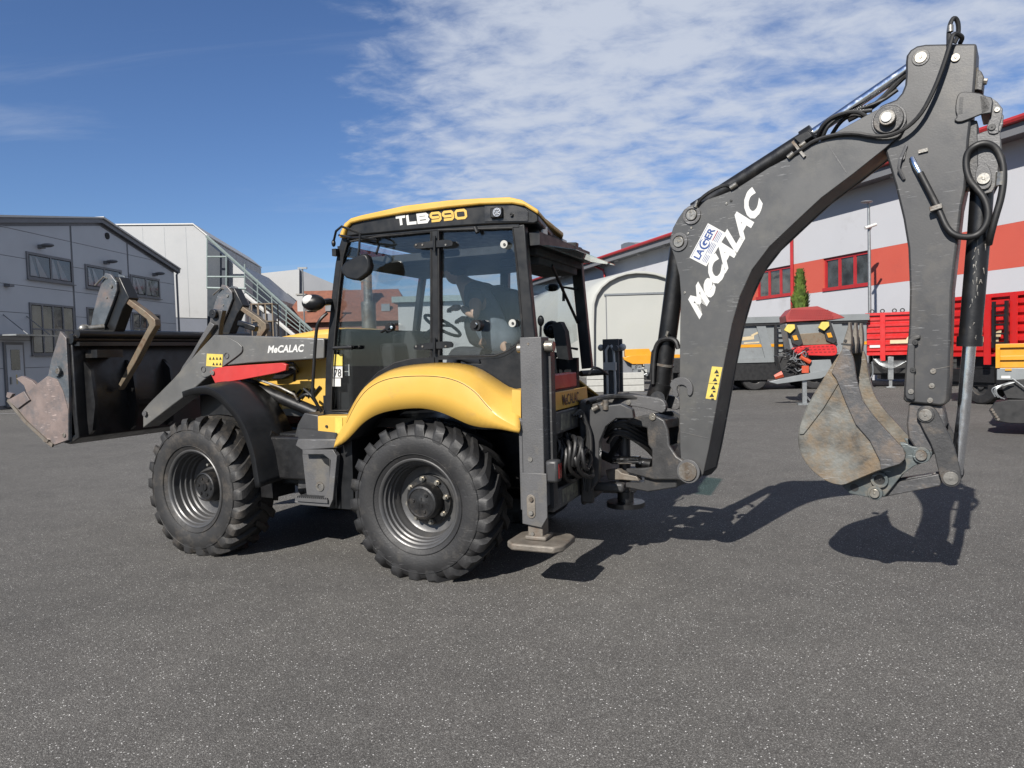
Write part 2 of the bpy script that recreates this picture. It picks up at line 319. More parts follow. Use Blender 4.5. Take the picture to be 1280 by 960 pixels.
# ================================================================== GROUND
def asphalt():
    m = bpy.data.materials.new('asphalt'); m.use_nodes = True; t = m.node_tree; n = t.nodes; l = t.links; b = n['Principled BSDF']
    tcn = n.new('ShaderNodeTexCoord')
    def nz(sc, det=3, ro=.6):
        k = n.new('ShaderNodeTexNoise'); k.inputs['Scale'].default_value = sc; k.inputs['Detail'].default_value = det; k.inputs['Roughness'].default_value = ro; l.new(tcn.outputs['Object'], k.inputs['Vector']); return k.outputs['Fac']
    def mr(s, a, b_, c_, d):
        k = n.new('ShaderNodeMapRange'); l.new(s, k.inputs[0])
        for i, v in enumerate((a, b_, c_, d)): k.inputs[i+1].default_value = v
        return k.outputs[0]
    def mx(f, A, B, bt='MIX'):
        k = n.new('ShaderNodeMix'); k.data_type = 'RGBA'; k.blend_type = bt
        if isinstance(f, float): k.inputs['Factor'].default_value = f
        else: l.new(f, k.inputs['Factor'])
        for nm, v in (('A', A), ('B', B)):
            if isinstance(v, tuple): k.inputs[nm].default_value = (*v, 1)
            else: l.new(v, k.inputs[nm])
        return k.outputs['Result']
    vor = n.new('ShaderNodeTexVoronoi'); vor.inputs['Scale'].default_value = 175; l.new(tcn.outputs['Object'], vor.inputs['Vector'])
    sp_ = n.new('ShaderNodeSeparateXYZ'); l.new(vor.outputs['Color'], sp_.inputs[0])
    # stones of different shade, dark binder between them, rare pale chips
    stone = mx(mr(sp_.outputs[0], .0, 1.0, 0, 1), (0.0319, 0.0307, 0.0295), (0.1076, 0.1036, 0.098))
    vo2 = n.new('ShaderNodeTexVoronoi'); vo2.inputs['Scale'].default_value = 95; l.new(tcn.outputs['Object'], vo2.inputs['Vector']); sq = n.new('ShaderNodeSeparateXYZ'); l.new(vo2.outputs['Color'], sq.inputs[0])
    chip = n.new('ShaderNodeMath'); chip.operation = 'MULTIPLY'; l.new(mr(sq.outputs[1], .92, .95, 0, 1), chip.inputs[0]); l.new(mr(vo2.outputs['Distance'], .22, .40, 1, 0), chip.inputs[1])
    grain = mx(mr(sp_.outputs[1], .86, .95, 0, .7), stone, (.26, .255, .245)); stone = grain
    stone = mx(mr(vor.outputs['Distance'], .40, .75, 0, .8), stone, (.011, .0107, .0105))
    fine = mx(mr(nz(520, 2), .35, .68, 0, 1), (0.0223, 0.0215, 0.0207), (0.1355, 0.1307, 0.1243)); stone = mx(.38, stone, fine)
    stone = mx(chip.outputs[0], stone, (.40, .395, .385))
    big = mx(mr(nz(.28, 5), .35, .7, 0, 1), (1.14, 1.14, 1.15), (1.46, 1.455, 1.45)); stone = mx(1.0, stone, big, 'MULTIPLY')
    mid = mx(mr(nz(2.6, 6, .7), .35, .7, 0, 1), (.90, .90, .90), (1.10, 1.10, 1.09)); stone = mx(1.0, stone, mid, 'MULTIPLY')
    stain = mr(nz(.9, 7, .75), .68, .80, 0, .45); stone = mx(stain, stone, (.034, .033, .0315))
    l.new(stone, b.inputs['Base Color']); b.inputs['Roughness'].default_value = .85; b.inputs['Specular IOR Level'].default_value = .12
    bp = n.new('ShaderNodeBump'); bp.inputs['Strength'].default_value = .55; bp.inputs['Distance'].default_value = .004; bp.invert = True; l.new(vor.outputs['Distance'], bp.inputs['Height']); l.new(bp.outputs[0], b.inputs['Normal'])
    return m
g = MB(); g.add([(-500, -60, 0), (500, -60, 0), (500, 900, 0), (-500, 900, 0)], [(0, 1, 2, 3)])
m_asph = asphalt()
ground = put('asphalt_yard', g, m_asph, smooth=0); tag(ground, kind='structure')
# ================================================================== BUILDINGS
m_panel = M('dark grey wall panel', (.66, .71, .78), .5, 0, .04, .6, (.64, .67, .72), .1, .8, .02, 30)
m_trimd = M('dark trim', (.20, .21, .235), .45, 0, .08, 3)
m_lpanel = M('light grey wall panel', (.52, .53, .54), .5, 0, .03, .4, (.42, .42, .42), .15, .5)
m_base = M('blue grey plinth', (.16, .18, .23), .6, 0, .08, 1)
m_wglass = M('window glass', (.07, .08, .085), .06, .0, .75, .9, spec=1.0)
m_wglass2 = M('pale window glass', (.30, .31, .32), .12, 0, .4, .5, spec=1.0)
m_dark = M('dark room', (.012, .013, .015), .8)
m_wwall = M('white render wall', (.62, .63, .67), .7, 0, .03, .25, (.5, .5, .52), .15, .4)
m_coral = M('coral red wall band', (.66, .115, .075), .6, 0, .04, .4, (.55, .1, .07), .15, .6)
m_redf = M('red window frame', (.50, .03, .035), .4, 0, .08, 3)
m_redroof = M('red roof edge', (.48, .035, .04), .45, 0, .1, 2)
m_tile = M('brown roof tile', (.26, .095, .055), .7, 0, .25, 3, (.18, .08, .05), .3, 5)
m_brick = M('brown wall', (.30, .135, .10), .8, 0, .15, 1.5)
m_zinc = M('galvanised steel', (.42, .44, .45), .4, .7, .12, 8)
m_teal = M('pale green steel', (.33, .40, .39), .45, .2, .12, 5)
m_dblue = M('dark blue cladding', (.02, .034, .055), .5, 0, .1, 1)
m_tent = M('pale cream shell', (.52, .53, .50), .5, 0, .03, .3, (.52, .53, .48), .25, .8)
m_conc = M('concrete', (.36, .35, .33), .8, 0, .1, 3)
def boxes(fr, name, mat, parent, *bs, bevel=0, label=None):
    b = MB()
    for x in bs: b.box(*x)
    o = put(name, b, mat, parent, fr, bevel=bevel, smooth=0)
    if label: o['label'] = label
    return o
def xz(fr, uv, y=0.0):
    P4 = fr.pts(uv, y); xs = sorted(p[0] for p in P4); zs = sorted(p[1] for p in P4)
    return (xs[0]+xs[1])/2, (xs[-1]+xs[-2])/2, (zs[0]+zs[1])/2, (zs[-1]+zs[-2])/2
def window(fr, parent, x0, x1, z0, z1, cols, rows, fmat, fw=.07, gmat=None, tilt=False, y=-.03, name='window'):
    b = MB(); b.box(x0-fw, x1+fw, y-.05, y, z1, z1+fw); b.box(x0-fw, x1+fw, y-.05, y, z0-fw, z0); b.box(x0-fw, x0, y-.05, y, z0, z1); b.box(x1, x1+fw, y-.05, y, z0, z1)
    W = put(name, b, fmat, parent, fr, smooth=0)
    put('window_sill', MB().box(x0-fw-.05, x1+fw+.05, y-.14, y-.052, z0-fw-.04, z0-fw), fmat, W, fr, smooth=0)
    put('reveal', MB().box(x0, x1, y-.012, y-.002, z0, z1), m_dark, W, fr, smooth=0)
    mb = MB(); 
    for i in range(1, cols): xx = x0+(x1-x0)*i/cols; mb.box(xx-fw*.45, xx+fw*.45, y-.045, y-.013, z0, z1)
    for j in range(1, rows):
        zz_ = z0+(z1-z0)*j/rows
        for i in range(cols): mb.box(x0+(x1-x0)*i/cols+fw*.46, x0+(x1-x0)*(i+1)/cols-fw*.46, y-.042, y-.013, zz_-fw*.4, zz_+fw*.4)
    put('glazing_bar', mb, fmat, W, fr, smooth=0)
    for i in range(cols):
        for j in range(rows):
            a, b_, c_, d = x0+(x1-x0)*i/cols+fw*.5, x0+(x1-x0)*(i+1)/cols-fw*.5, z0+(z1-z0)*j/rows+.03, z0+(z1-z0)*(j+1)/rows-.03
            rr = random.uniform(-.012, .012); o = MB().add([(a, y-.026+rr, c_), (b_, y-.026-rr, c_), (b_, y-.026-rr, d), (a, y-.026+rr, d), (a, y-.015, c_), (b_, y-.015, c_), (b_, y-.015, d), (a, y-.015, d)], [(0,1,2,3),(7,6,5,4),(0,4,5,1),(1,5,6,2),(2,6,7,3),(3,7,4,0)])
            put('pane', o, gmat or m_wglass, W, fr, smooth=0)
            if tilt:   # painted pale strips imitate the reflection in a tipped sash
                o = MB().prism([(a+.04, c_+.02), (a+.34*(b_-a), c_+.02), (a+.10*(b_-a), d-.05), (a+.04, d-.05)], y-.034, y-.03); o.prism([(a+.46*(b_-a), c_+.02), (a+.84*(b_-a), c_+.02), (a+.36*(b_-a), d-.05), (a+.27*(b_-a), d-.05)], y-.034, y-.03); put('sash_reflection', o, m_wglass2, W, fr, smooth=0)
    return W
# ---- the dark grey office hall on the left
LF = Frame(-20.88, 30, 86.17)
hall = empty('office_hall', LF); tag(hall, 'dark grey panelled hall with three tipped upper windows at the left edge', 'building')
xe = LF.at(217, 335, 0)[0]; xr = LF.at(123, 270, 0)[0]; zr = LF.at(123, 276, 0)[2]; ze = LF.at(216, 337, 0)[2]; xl = 2*xr - xe - .3
def roofz(x): return zr - (zr-ze)*abs(x-xr)/(xe-xr)*(.72 if x < xr else 1)
body = [(xl, 0), (xe, 0), (xe, ze), (xr, zr), (xl, roofz(xl))]
put('wall', MB().prism(body, .0, 14), m_trimd, hall, LF, smooth=0)
p1x, p2x = LF.at(90, 340, 0)[0], LF.at(160, 345, 0)[0]
cuts = [xl, -1.9, p1x, p2x, xe]; zc = [.12, 1.66, 2.83, 4.0, 5.17, 6.34, 7.51, 8.7, 9.9]
for i in range(4):
    for j in range(8):
        a, b_ = cuts[i]+.07, cuts[i+1]-.07; z0, z1 = zc[j]+.012, zc[j+1]-.012
        xs = [a] + [x for x in (xr,) if a < x < b_] + [b_]
        topz = [min(z1, roofz(x)-.25) for x in xs]
        # exact crossings of the roof line with this row
        pts_ = [(a, z0), (b_, z0)]
        K = 12; tp = []
        for k in range(K+1):
            x = b_+(a-b_)*k/K; tp.append((x, min(z1, roofz(x)-.25)))
        if max(t[1] for t in tp) <= z0+.05: continue
        tp = [(x, max(z, z0+.002)) for x, z in tp]; q2 = []
        for k, t in enumerate(tp):
            if 0 < k < K and abs((tp[k-1][1]+tp[k+1][1])/2-t[1]) < 1e-4: continue
            q2.append(t)
        put('wall_panel', MB().prism([(a, z0), (b_, z0)] + q2, -.03, 0), m_panel, hall, LF, smooth=0)
for s_ in (0, 1):
    A_, Bb = ((xl-.3, roofz(xl)-.06+.0), (xr, zr)) if s_ == 0 else ((xr, zr), (xe+.35, roofz(xe)-.07))
    put('roof_verge', MB().prism([(A_[0], A_[1]-.10), (Bb[0], Bb[1]-.10), (Bb[0], Bb[1]+.11), (A_[0], A_[1]+.11)], -.20, .05), m_trimd, hall, LF, smooth=0)
    put('roof', MB().prism([(A_[0]-.05*(1-s_), A_[1]+.115), (Bb[0], Bb[1]+.115), (Bb[0], Bb[1]+.18), (A_[0]-.05*(1-s_), A_[1]+.21)], -.28, 14.2), m_white, hall, LF, smooth=0)
dp = MB(); dp.tube([(xe+.12, -.10, .1), (xe+.12, -.10, ze-.3), (xe+.3, -.2, ze)], .06, 8); put('downpipe', dp, m_trimd, hall, LF)
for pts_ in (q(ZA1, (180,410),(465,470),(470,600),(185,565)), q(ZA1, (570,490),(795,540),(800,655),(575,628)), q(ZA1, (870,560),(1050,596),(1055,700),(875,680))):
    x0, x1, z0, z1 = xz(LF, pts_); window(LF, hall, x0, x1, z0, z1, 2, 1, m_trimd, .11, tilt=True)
for pts_ in (q(ZA2, (150,203),(362,222),(362,450),(158,440)), q(ZA1, (585,780),(800,800),(800,1010),(585,1000)), q(ZA1, (885,800),(1060,840),(1060,1010),(885,1000))):
    x0, x1, z0, z1 = xz(LF, pts_); window(LF, hall, x0, x1, z0, z1, 4, 2, m_trimd, .09, m_wglass)
x0, x1, z0, z1 = xz(LF, q(ZA2, (18,395),(108,402),(115,710),(25,715))); z0 = .05
door_ = boxes(LF, 'door', m_trimd, hall, (x0-.06, x1+.06, -.10, -.03, z0, z1+.06))
boxes(LF, 'door_leaf', m_panel, door_, (x0+.05, x1-.05, -.12, -.10, z0+.02, z1-.05)); boxes(LF, 'door_window', m_wglass, door_, (x0+.25, x1-.25, -.135, -.12, z1-1.1, z1-.25)); boxes(LF, 'yellow_notice', m_stick, door_, (x0+.5, x1-.45, -.126, -.121, z1-1.7, z1-1.3)); boxes(LF, 'door_handle', m_zinc, door_, (x0+.14, x0+.20, -.17, -.12, 1.0, 1.3))
xa = LF.at(0, 422, 0)[0]; xb_ = LF.at(38, 422, 0)[0]; za_ = LF.at(20, 421, 0)[2]
aw = MB(); aw.box(xa-.5, xb_+.2, -1.1, -.03, za_, za_+.06); put('door_canopy', aw, m_wglass2, hall, LF, smooth=0)
aw = MB()
for xx in (xa+.2, xb_-.2): aw.tube([(xx, -.03, za_+.9), (xx, -1.05, za_+.06)], .02, 6)
put('canopy_rod', aw, m_trimd, hall, LF)
for (u_, v_) in ((51,307),(133,327),(194,342)):
    p = LF.at(u_-2, v_+1, -.1); lm = MB(); lm.sphere((p[0]+.1, -.40, p[2]+.05), .24, 12, 8, (.75, 1.3, .38)); lm.box(p[0]-.02, p[0]+.2, -.25, -.03, p[2]-.08, p[2]+.08); put('wall_lamp', lm, m_trimd, hall, LF)
p = LF.at(133, 295, 0); v_ = MB(); v_.cyly(p[0], p[2], .17, -.07, -.03, 16); put('round_vent', v_, m_dark, hall, LF)
p = LF.at(6, 357, 0); v_ = MB(); v_.box(p[0]-.1, p[0]+.15, -.3, -.03, p[2]-.05, p[2]+.06); put('camera_box', v_, m_trimd, hall, LF)
# ---- white hall behind it
WF = Frame(-24.5, 50, 8)
wh = empty('white_hall', WF); tag(wh, 'tall white hall with a blue grey base behind the dark office hall', 'building')
put('wall', MB().prism(WF.pts([(120,282.5),(241,281.5),(260,297),(263,397),(263,398),(120,394)], 0), 0, 18), m_lpanel, wh, WF, smooth=0)
bz = WF.at(240, 396, 0); boxes(WF, 'plinth', m_base, wh, (WF.at(120, 395, 0)[0], bz[0]+1.0, .05, 17.5, 0, bz[2]-.02))
tp = WF.pts([(120,281),(241.5,280),(261,296)], 0); put('roof_edge', MB().prism(ribbon(tp, .09), -.08, 18), m_white, wh, WF, smooth=0)
for uu in (178, 205, 232):
    a = WF.at(uu, 284, 0); put('panel_joint', MB().box(a[0]-.012, a[0]+.012, -.004, .001, bz[2], a[2]), m_zinc, wh, WF, smooth=0)
# ---- stair tower and steel staircase
SF = Frame(-19.5, 46, 4)
stt = empty('steel_staircase', SF); tag(stt, 'pale steel outdoor staircase falling to the right beside the white hall', 'staircase')
def S3(u, v, y=0): return SF.at(u, v, y)
b = MB().prism(SF.pts([(259,303),(283,322),(283,420),(259,420)], .8), .8, 3.0); put('dark_bay', b, m_dblue, stt, SF, smooth=0)
b = MB().prism(SF.pts([(283,322),(306,342),(306,425),(283,425)], 1.2), 1.2, 3.0); put('pale_bay', b, m_lpanel, stt, SF, smooth=0)
b = MB()
for A_, Bb, r_ in (((258,295),(390,413),.10), ((259,321),(283,321),.06), ((259,346),(306,346),.06), ((259,360),(308,361),.08), ((306,330),(306,366),.05), ((322,349),(322,380),.045), ((340,366),(340,397),.045), ((358,381),(358,412),.045), ((375,398),(375,425),.045), ((259,298),(259,361),.05), ((283,316),(283,361),.05)):
    b.tube([S3(*A_), S3(*Bb)], r_, 6)
for dv in (0, 12, 24): b.tube([S3(306, 344+dv*.8), S3(388, 416+dv*.35)], .035, 6)
put('handrail', b, m_teal, stt, SF)
b = MB(); n_ = 20
for ya in (0, 1.0): b.tube([S3(306, 368, ya), S3(378, 428, ya)], .13, 6)
put('stringer', b, m_white, stt, SF)
a = S3(306, 368); c_ = S3(378, 428); me = None
for k in range(n_):
    t = (k+.5)/n_; xx, zz_ = a[0]+(c_[0]-a[0])*t, a[2]+(c_[2]-a[2])*t
    if me is None:
        tm = MB().box(-.16, .16, .0, 1.0, -.02, .02); me = mesh_of('tread', tm, m_zinc, 0)
    o = put('tread', None, None, stt, SF, mesh=me); o.location = (xx, 0, zz_+.05)
b = MB()
for uu in (306, 322, 340, 358): 
    p = S3(uu, 368+(uu-306)*.83, .0); b.tube([(p[0], 0, 0), p], .05, 6); b.tube([(p[0], 1, 0), (p[0], 1, p[2])], .05, 6)
put('stair_post', b, m_zinc, stt, SF)
SB = Frame(-17.5, 58, 6)
sh = empty('sloped_white_building', SB); tag(sh, 'white building with a sloping roof edge seen through the staircase', 'building')
put('wall', MB().prism(SB.pts([(255,335),(300,331),(351,375),(352,403),(352,450),(255,450)], 0), 0, 10), m_lpanel, sh, SB, smooth=0)
boxes(SB, 'window', m_wglass, sh, *[(SB.at(u_, 400, 0)[0], SB.at(u_+10, 400, 0)[0], -.03, .0, SB.at(u_, v_+8, 0)[2], SB.at(u_, v_, 0)[2]) for u_, v_ in ((312,378),(328,386))])
RK = Frame(-14.6, 42, 0); rk = empty('storage_rack', RK); tag(rk, 'rusty brown storage rack with crates under the staircase', 'rack')
b = MB(); A_ = RK.at(314, 380); Bb = RK.at(340, 380)
for k in range(4):
    xx = A_[0]+(Bb[0]-A_[0])*k/3; b.box(xx-.03, xx+.03, 0, .06, 0, A_[2]); b.box(xx-.03, xx+.03, 1.0, 1.06, 0, A_[2])
put('rack_post', b, m_fork, rk, RK)
b = MB()
for k in range(5): z_ = .9+k*(A_[2]-.9)/4; b.box(A_[0]-.04, Bb[0]+.04, -.01, 1.07, z_-.03, z_+.03)
put('rack_shelf', b, m_fork, rk, RK)
for k in range(4): z_ = .9+k*(A_[2]-.9)/4+.03; xx = A_[0]+.1+(k*.37) % .6; boxes(RK, 'crate', [m_conc, m_steel, m_fork, m_trimd][k], rk, (xx, xx+.55, .1, .9, z_, z_+.42))
# ---- pale gable and brown roofed house beyond
GBf = Frame(-20.5, 72, 3); gb_ = empty('pale_gable_hall', GBf); tag(gb_, 'pale hall with white and grey walls rising behind the brown roofed house', 'building')
put('wall', MB().prism(GBf.pts([(300,344.5),(374,336.5),(374,420),(300,420)], 0), 0, 12), m_lpanel, gb_, GBf, smooth=0)
a0_ = GBf.at(374, 336.5, 0); 
sd_ = MB().prism(GBf.pts([(374.5,337),(418,355),(470,376),(470,420),(374.5,420)], .3), .3, 11.7); put('side_wall', sd_, M('grey cladding', (.30, .315, .345), .5, 0, .04, .5), gb_, GBf, smooth=0)
HFm = Frame(-16.5, 60, 2); hs = empty('brown_roofed_house', HFm); tag(hs, 'house with a long brown tiled roof and pale chimney seen beside and through the cab', 'house')
rl = HFm.pts([(376,363),(498,361),(515,402),(350,405)], 0); r_ = MB(); z_r, z_e = HFm.at(430, 362, 2)[2], HFm.at(430, 402, -1)[2]
xa, xb_ = HFm.at(378, 363, 2)[0], HFm.at(497, 362, 2)[0]; xc_, xd_ = HFm.at(350, 404, -1)[0], HFm.at(516, 402, -1)[0]
r_.add([(xc_, -1, z_e), (xd_, -1, z_e), (xb_, 2.5, z_r), (xa, 2.5, z_r), (xc_, 6, z_e), (xd_, 6, z_e)], [(0,1,2,3),(3,2,5,4),(1,5,2),(0,3,4),(0,4,5,1)]); put('roof', r_, m_tile, hs, HFm, smooth=0)
boxes(HFm, 'wall', m_brick, hs, (xc_+.5, xd_-.5, -.5, 5.5, 0, z_e-.01))
for (u_, vt, mm) in ((376, 369, m_lpanel), (456, 352, m_brick)):
    p = HFm.at(u_, vt, .2); ch = boxes(HFm, 'chimney', mm, hs, (p[0]-.32, p[0]+.32, .2, .9, z_e, p[2])); boxes(HFm, 'chimney_cap', m_conc, ch, (p[0]-.4, p[0]+.4, .12, .98, p[2]+.003, p[2]+.12))
for u_ in (388, 412, 482): p = HFm.at(u_, 385, 0); boxes(HFm, 'roof_window', m_wglass2, hs, (p[0]-.35, p[0]+.35, -.05, .35, p[2]-.25, p[2]+.35))
for u_ in (362, 395, 430, 470, 500): p = HFm.at(u_, 425, -.5); boxes(HFm, 'window', m_wglass, hs, (p[0]-.5, p[0]+.5, -.53, -.5, p[2]-.6, p[2]+.6))
GR = Frame(-6.5, 55, 0); gg = empty('green_roofed_shed', GR); tag(gg, 'low pale green roofed shed seen through the cab glass', 'shed')
a = GR.at(497, 372); c_ = GR.at(590, 372); boxes(GR, 'wall', m_lpanel, gg, (a[0], c_[0], 0, 6, 0, a[2]-.4)); boxes(GR, 'roof', m_teal, gg, (a[0]-.4, c_[0]+.4, -.4, 6.4, a[2]-.39, a[2]+.05))
b = MB()
LPf = Frame(-17.5, 56, 0); p = LPf.at(378, 336); b.tube([(p[0], 0, 0), (p[0], 0, p[2])], .06, 8); b.box(p[0]-.35, p[0]+.35, -.1, .1, p[2]-.02, p[2]+.12)
o = put('street_lamp', b, m_zinc, None, LPf); tag(o, 'small grey lamp post standing in front of the pale hall', 'lamp post')
# ---- the white and red hall on the right
RF = Frame(19.3, 27, -73.7)
rh = empty('red_white_hall', RF); tag(rh, 'long white hall with a coral red window band and red roof edge on the right', 'building')
OV = -1.0
zE = RF.at(1280, 150, OV)[2]; x_f = RF.at(664, 420, 0)[0]; x_n = 9.0
zb1, zb2 = RF.at(1280, 333, 0)[2], RF.at(1280, 275, 0)[2]; zb1b, zb2b = RF.at(1090, 357, 0)[2], RF.at(1090, 312.6, 0)[2]
zb1, zb2 = (zb1+zb1b)/2, (zb2+zb2b)/2
print('band', zb1, zb2, zb1b, zb2b, 'eave', zE, RF.at(1090, 216, OV)[2], RF.at(838, 301, OV)[2], RF.at(664, 358, OV)[2])
boxes(RF, 'wall', m_wwall, rh, (x_f, x_n, .0, 20, 0, zb1-.003), (x_f, x_n, .0, 20, zb2+.003, zE+.1))
xw0 = RF.at(930, 350, 0)[0]
wins = []
for pts_ in (q(ZB7, (655,195),(900,145),(900,350),(645,378)), q(ZB7, (272,275),(475,225),(475,398),(275,423)), [(850,0),(870,0),(870,1),(850,1)]):
    x0, x1, z0, z1 = xz(RF, pts_); wins.append((x0, x1))
w1, w2 = wins[0], wins[1]; W_ = w1[1]-w1[0]; gap = w1[0]-w2[1]
wins = [w1, (w2[1]-W_, w2[1])]; xx = wins[1][0]-gap-W_
while xx > x_f+2: wins.append((xx, xx+W_)); xx -= gap+W_
wins.append((w1[1]+gap*3.2, w1[1]+gap*3.2+W_)) if False else None
prev = x_n
bandb = []
for (a, b_) in wins: bandb.append((b_, prev, .0, 20, zb1, zb2)); prev = a
bandb.append((x_f, prev, 0, 20, zb1, zb2)); boxes(RF, 'coral_band', m_coral, rh, *bandb)
for (a, b_) in wins:
    boxes(RF, 'window_reveal', m_dark, rh, (a, b_, .5, 20, zb1, zb2))
    W1 = boxes(RF, 'window', m_redf, rh, (a, b_, .10, .22, zb2-.14, zb2), (a, b_, -.06, .22, zb1, zb1+.17), (a, a+.12, .10, .22, zb1+.17, zb2-.14), (b_-.12, b_, .10, .22, zb1+.17, zb2-.14), *[(a+(b_-a)*t-.09, a+(b_-a)*t+.09, .11, .21, zb1+.17, zb2-.14) for t in (.34, .67)])
    for k in range(3):
        l_ = a+.12+(b_-a-.24)*k/3; r_ = a+.12+(b_-a-.24)*(k+1)/3; boxes(RF, 'pane', m_wglass, W1, (l_+.05, r_-.05, .15, .17, zb1+.17, zb2-.14))
zB = zE
boxes(RF, 'soffit', M('grey soffit', (.20, .205, .22), .6, 0, .05, 1), rh, (x_f, x_n, OV+.1, -.01, zB-.35, zB-.25), (x_f, x_n, OV, OV+.08, zB-.42, zB+.05))
put('roof', MB().rotx().add([(x_f, OV-.02, zB+.06), (x_n, OV-.02, zB+.06), (x_n, 10, zB+1.4), (x_f, 10, zB+1.4), (x_f, OV-.02, zB-.02), (x_n, OV-.02, zB-.02), (x_n, 10, zB+1.3), (x_f, 10, zB+1.3)], [(0,1,2,3),(7,6,5,4),(0,4,5,1),(1,5,6,2),(2,6,7,3),(3,7,4,0)]), m_redroof, rh, RF, smooth=0)
gt = MB(); gt.tube([(x_f, OV-.10, zB+.10), (x_n, OV-.10, zB+.10)], .13, 8); put('gutter', gt, m_redroof, rh, RF)
for k in range(14):
    xx = x_n-2-k*4.2; boxes(RF, 'soffit_lamp', m_lpanel, rh, (xx-.12, xx+.12, OV+.35, OV+.6, zB-.50, zB-.36))
pp = MB(); p = RF.at(992, 320, 0); pp.tube([(p[0], OV-.05, zB), (p[0], -.12, zB-.9), (p[0], -.12, zb1-.9), (p[0], -.12, .1)], .09, 8); put('downpipe', pp, m_redf, rh, RF)
pp = MB(); p = RF.at(757, 330, 0); pp.tube([(p[0]-1.5, OV-.05, zB), (p[0], -.25, zB-.8), (p[0], -.12, zB-1.2), (p[0], -.12, .1)], .09, 8); put('downpipe', pp, m_redf, rh, RF)
# roof ventilator
v_ = MB().prism(smoothline(RF.pts([(774,307),(783,302.5),(793,303.5),(801,311),(806,324),(806,334),(784,336)], .6), 1, True), .6, 2.0); put('roof_ventilator', v_, m_zinc, rh, RF)
# ---- pale arched shell hall
AFr = Frame(6.2, 46, -3)
ah = empty('arched_hall', AFr); tag(ah, 'pale cream arched hall with a wide closed door behind the cab', 'hall')
fr_uv = [(741,475),(741,381),(744,370),(750,360),(760,351),(771,345.5),(783,341.5),(797,340),(812,341),(825,343.5),(838,349),(850,357),(858,368),(862,381),(864,475)]
bk_uv = [(640,470),(641,415),(645,398),(653,383),(667,372),(684,364),(703,358),(727,354),(755,352),(780,352),(800,353),(812,357),(822,365),(826,380),(828,470)]
f_ = resample(smoothline(AFr.pts(fr_uv, 0), 1), 30); k_ = resample(smoothline(AFr.pts(bk_uv, 16), 1), 30)
rows = []
for j in range(7):
    t = j/6; rows.append([(f_[i][0]+(k_[i][0]-f_[i][0])*t, 16*t, (f_[i][1]+(k_[i][1]-f_[i][1])*t)*(1+.0*t)) for i in range(30)])
put('shell', MB().loft(rows), m_tent, ah, AFr, solid=.12)
put('front_wall', MB().prism([(x, max(z, 0)) for x, z in f_], .25, .4), m_tent, ah, AFr, smooth=0)
rim_ = [(x, z) for x, z in f_]; put('front_rim', MB().prism(ribbon(rim_, .16), -.06, .24), m_tent, ah, AFr, bevel=.03)
a = AFr.at(758, 369, .2); c_ = AFr.at(862, 367, .2)
dr = boxes(AFr, 'door', m_tent, ah, (a[0], c_[0]-.5, .18, .247, .1, a[2]-.05)); boxes(AFr, 'door_header', m_zinc, dr, (a[0]-.15, c_[0]-.3, .12, .24, a[2]-.03, a[2]+.09)); boxes(AFr, 'door_edge', m_trimd, dr, (a[0]-.06, a[0]-.01, .16, .24, .1, a[2]-.05))
# ================================================================== THE LARGE STRUCTURE comes from part 3 (ground and buildings) above
MF = Frame(-.73, 5.6, -23)           # the machine: x runs to its rear, y across it away from the camera
BF = Frame(.964, 6.178, -36)         # the swung backhoe
TLB = empty('backhoe_loader', MF)
tag(TLB, 'yellow and grey backhoe loader with raised dark boom parked on the asphalt yard', 'backhoe loader')
YC = 1.19
def P(*uv, y=0.0): return MF.pts(uv, y)
def B(*uv, y=-.15): return BF.pts(uv, y)
